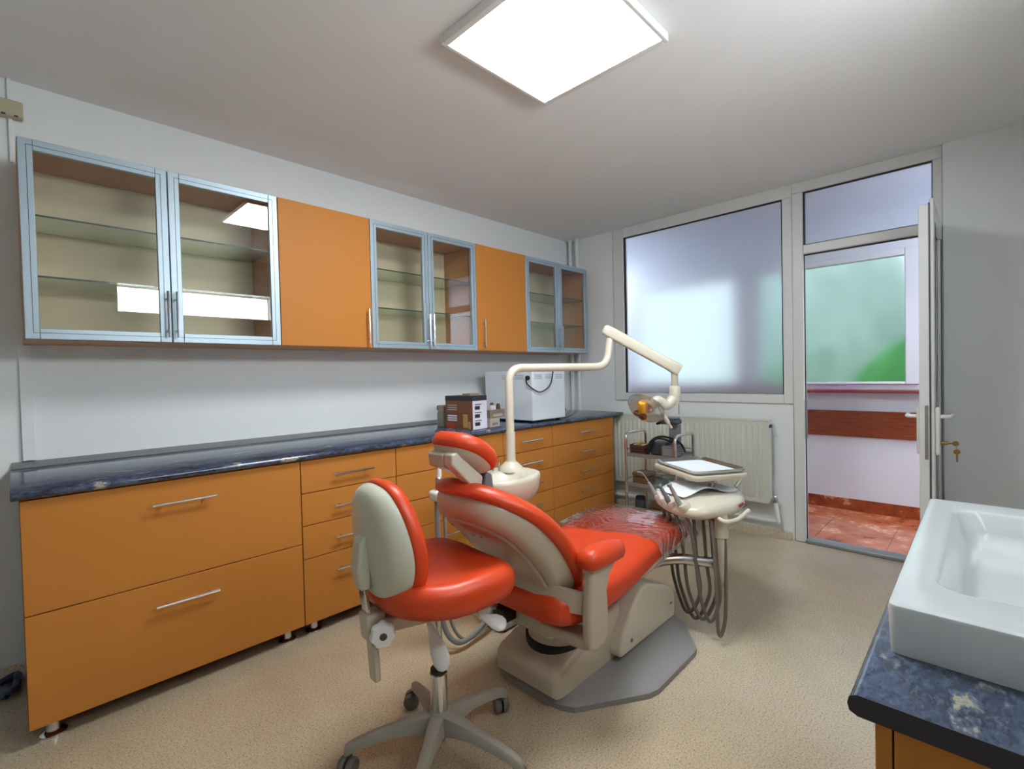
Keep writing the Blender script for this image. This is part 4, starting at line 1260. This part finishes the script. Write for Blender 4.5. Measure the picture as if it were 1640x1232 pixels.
for i, (x, y, h, mt) in enumerate(((2.225, 2.36, .042, 'tin'), (2.255, 2.33, .036, 'bakelite'))):
    j = thing('small_jar', ['small metal jar on the brown carton, left one', 'small brown jar on the brown carton, next to the lamp post'][i], 'jar', (x, y, .946))
    MB().lathe([(.012, 0), (.014, .002), (.014, h * .75), (.009, h * .82)], (x, y, .946), n=14).build('body', mt, j)
    MB().lathe([(.0105, h * .8), (.0105, h), (.004, h)], (x, y, .946), n=14).build('cap', 'dark_grey', j)

# ------------------------------------------------------------------ steel trolley
tr = thing('trolley', 'chrome three-shelf instrument trolley in front of the radiator', 'trolley', (3.19, 1.66, 0))
TX0, TX1, TY0, TY1 = 3.05, 3.335, 1.475, 1.845
for y in (TY0, TY1):
    MB().tube(fillet([(TX0, y, .05), (TX0, y, .735), (TX1, y, .735), (TX1, y, .05)], .05, 6), .0105, 12).build('frame', 'chrome', tr)
for z in (.12, .365, .575):
    s = MB().box(TX0, TX1, TY0, TY1, z, z + .006)
    s.box(TX0 - .004, TX0 + .003, TY0, TY1, z - .004, z + .022).box(TX1 - .003, TX1 + .004, TY0, TY1, z - .004, z + .022)
    s.build('shelf', 'alu_strip', tr, bevel=.001)
for z in (.62, .41):
    MB().tube([(TX1, TY0, z), (TX1, TY1, z)], .004, 8).build('rail', 'chrome', tr)
    MB().tube([(TX0, TY1, z + .0), (TX1, TY1, z + .0)], .004, 8).build('rail', 'chrome', tr)
    MB().tube([(TX0, TY0, z + .0), (TX1, TY0, z + .0)], .004, 8).build('rail', 'chrome', tr)
for x in (TX0, TX1):
    for y in (TY0, TY1):
        MB().lathe([(.006, -.012), (.025, -.012), (.025, .012), (.006, .012)], (x, y, .025), (1, 0, 0), 16).build('caster', 'caster_grey', tr)
bk = thing('wicker_basket', 'small brown wicker basket on the trolley top, full of beige packets', 'basket', (3.13, 1.78, .5812))
nR = 28
MB().loft([[Vector((3.13 + u * k, 1.775 + v * k, z)) for u, v in rrect(.115, .115, .02, 6)] for k, z in ((.9, .5812), (.97, .61), (1.0, .645), (1.02, .652), (.97, .652), (.93, .612), (.9, .592))]).build('weave', 'basket', bk, smooth=30)
for z in (.597, .612, .628, .642):
    MB().tube([Vector((3.13 + u * (1.0 + .0), 1.775 + v * 1.0, z)) for u, v in rrect(.117, .117, .02, 6)] + [Vector((3.13 + .117 / 2, 1.775 + .0385, z))], .004, 6).build('strand', 'basket', bk)
for i, (y, lb) in enumerate(((1.803, 'leftmost of the beige packets in the wicker basket'), (1.772, 'middle olive packet in the wicker basket'), (1.741, 'rightmost of the beige packets in the wicker basket'))):
    tag(MB().box(3.095, 3.165, y - .010, y + .010, .5925, .655 + .012 * (i % 2)).build('packet', 'carton_pale' if i != 1 else 'box_gold', None, bevel=.005), lb, 'packet', 'packets in the wicker basket')
dv = thing('apparatus', 'dark grey table apparatus with black cable on the trolley top', 'device', (3.2, 1.58, .5812))
MB().box(3.10, 3.22, 1.50, 1.60, .5815, .655).build('body', 'mid_grey', dv, bevel=.008, seg=3)
MB().box(3.0985, 3.102, 1.515, 1.585, .595, .64).build('front_plate', 'grey_plastic', dv)
MB().box(3.13, 3.25, 1.585, 1.70, .5815, .675).build('rear_unit', 'dark_grey', dv, bevel=.015, seg=3)
MB().tube(spline([(3.11, 1.705, .60), (3.12, 1.69, .675), (3.15, 1.64, .712), (3.18, 1.57, .705), (3.19, 1.50, .67), (3.17, 1.46, .62)]), .008, 8).build('cable', 'rubber', dv)
MB().tube(spline([(3.10, 1.70, .59), (3.12, 1.66, .69), (3.14, 1.60, .70), (3.12, 1.53, .685)]), .007, 8).build('cable', 'rubber', dv)
MB().box(3.205, 3.26, 1.525, 1.595, .655, .80).build('column', 'mid_grey', dv, bevel=.008, seg=3)
hd = MB().box(3.16, 3.265, 1.52, 1.64, .80, .835).build('head', 'dark_grey', dv, bevel=.012, seg=3)
MB().tube([(3.17, 1.63, .815), (3.165, 1.665, .80)], [.014, .008], 10).build('nozzle', 'rubber', hd)
MB().box(3.17, 3.255, 1.53, 1.60, .835, .850).build('lid', 'mid_grey', hd, bevel=.006)
tag(MB().box(3.06, 3.13, 1.50, 1.66, .5815, .5835).build('glass_slab', 'carton_pale', None), 'thin pale slab lying on the trolley top', 'slab')
def casket(label, x, y, w, d, h, z, mat):
    r = thing('lidded_box', label, 'box', (x, y, z))
    MB().box(x - w / 2, x + w / 2, y - d / 2, y + d / 2, z, z + h * .62).build('body', mat, r, bevel=.010, seg=3)
    MB().box(x - w / 2 - .003, x + w / 2 + .003, y - d / 2 - .003, y + d / 2 + .003, z + h * .64, z + h).build('lid', mat, r, bevel=.010, seg=3)
casket('brown lidded box on the trolley middle shelf', 3.14, 1.755, .12, .12, .085, .3712, 'bakelite')
casket('larger brown lidded box on the lowest trolley shelf', 3.18, 1.62, .15, .13, .13, .1262, 'bakelite')
casket('small brown lidded box on the lowest trolley shelf, left side', 3.12, 1.775, .10, .10, .07, .1262, 'bakelite')
dj = thing('dark_jar', 'dark round jar standing on the small box on the lowest trolley shelf', 'jar', (3.12, 1.775, .1965))
MB().lathe([(.034, 0), (.038, .004), (.038, .055), (.030, .062)], (3.12, 1.775, .1965), n=20).build('body', 'dark_grey', dj)
MB().lathe([(.034, .06), (.034, .08), (.028, .084), (.006, .084)], (3.12, 1.775, .1965), n=20).build('lid', 'rubber', dj)
gd = MB().lathe([(.02, 0), (.05, .004), (.062, .05), (.064, .055), (.058, .05), (.046, .01), (.01, .008)], (3.19, 1.58, .3712), n=28)
tag(gd.build('glass_dish', 'shelf_glass', None, smooth=50), 'round glass dish on the trolley middle shelf', 'dish')
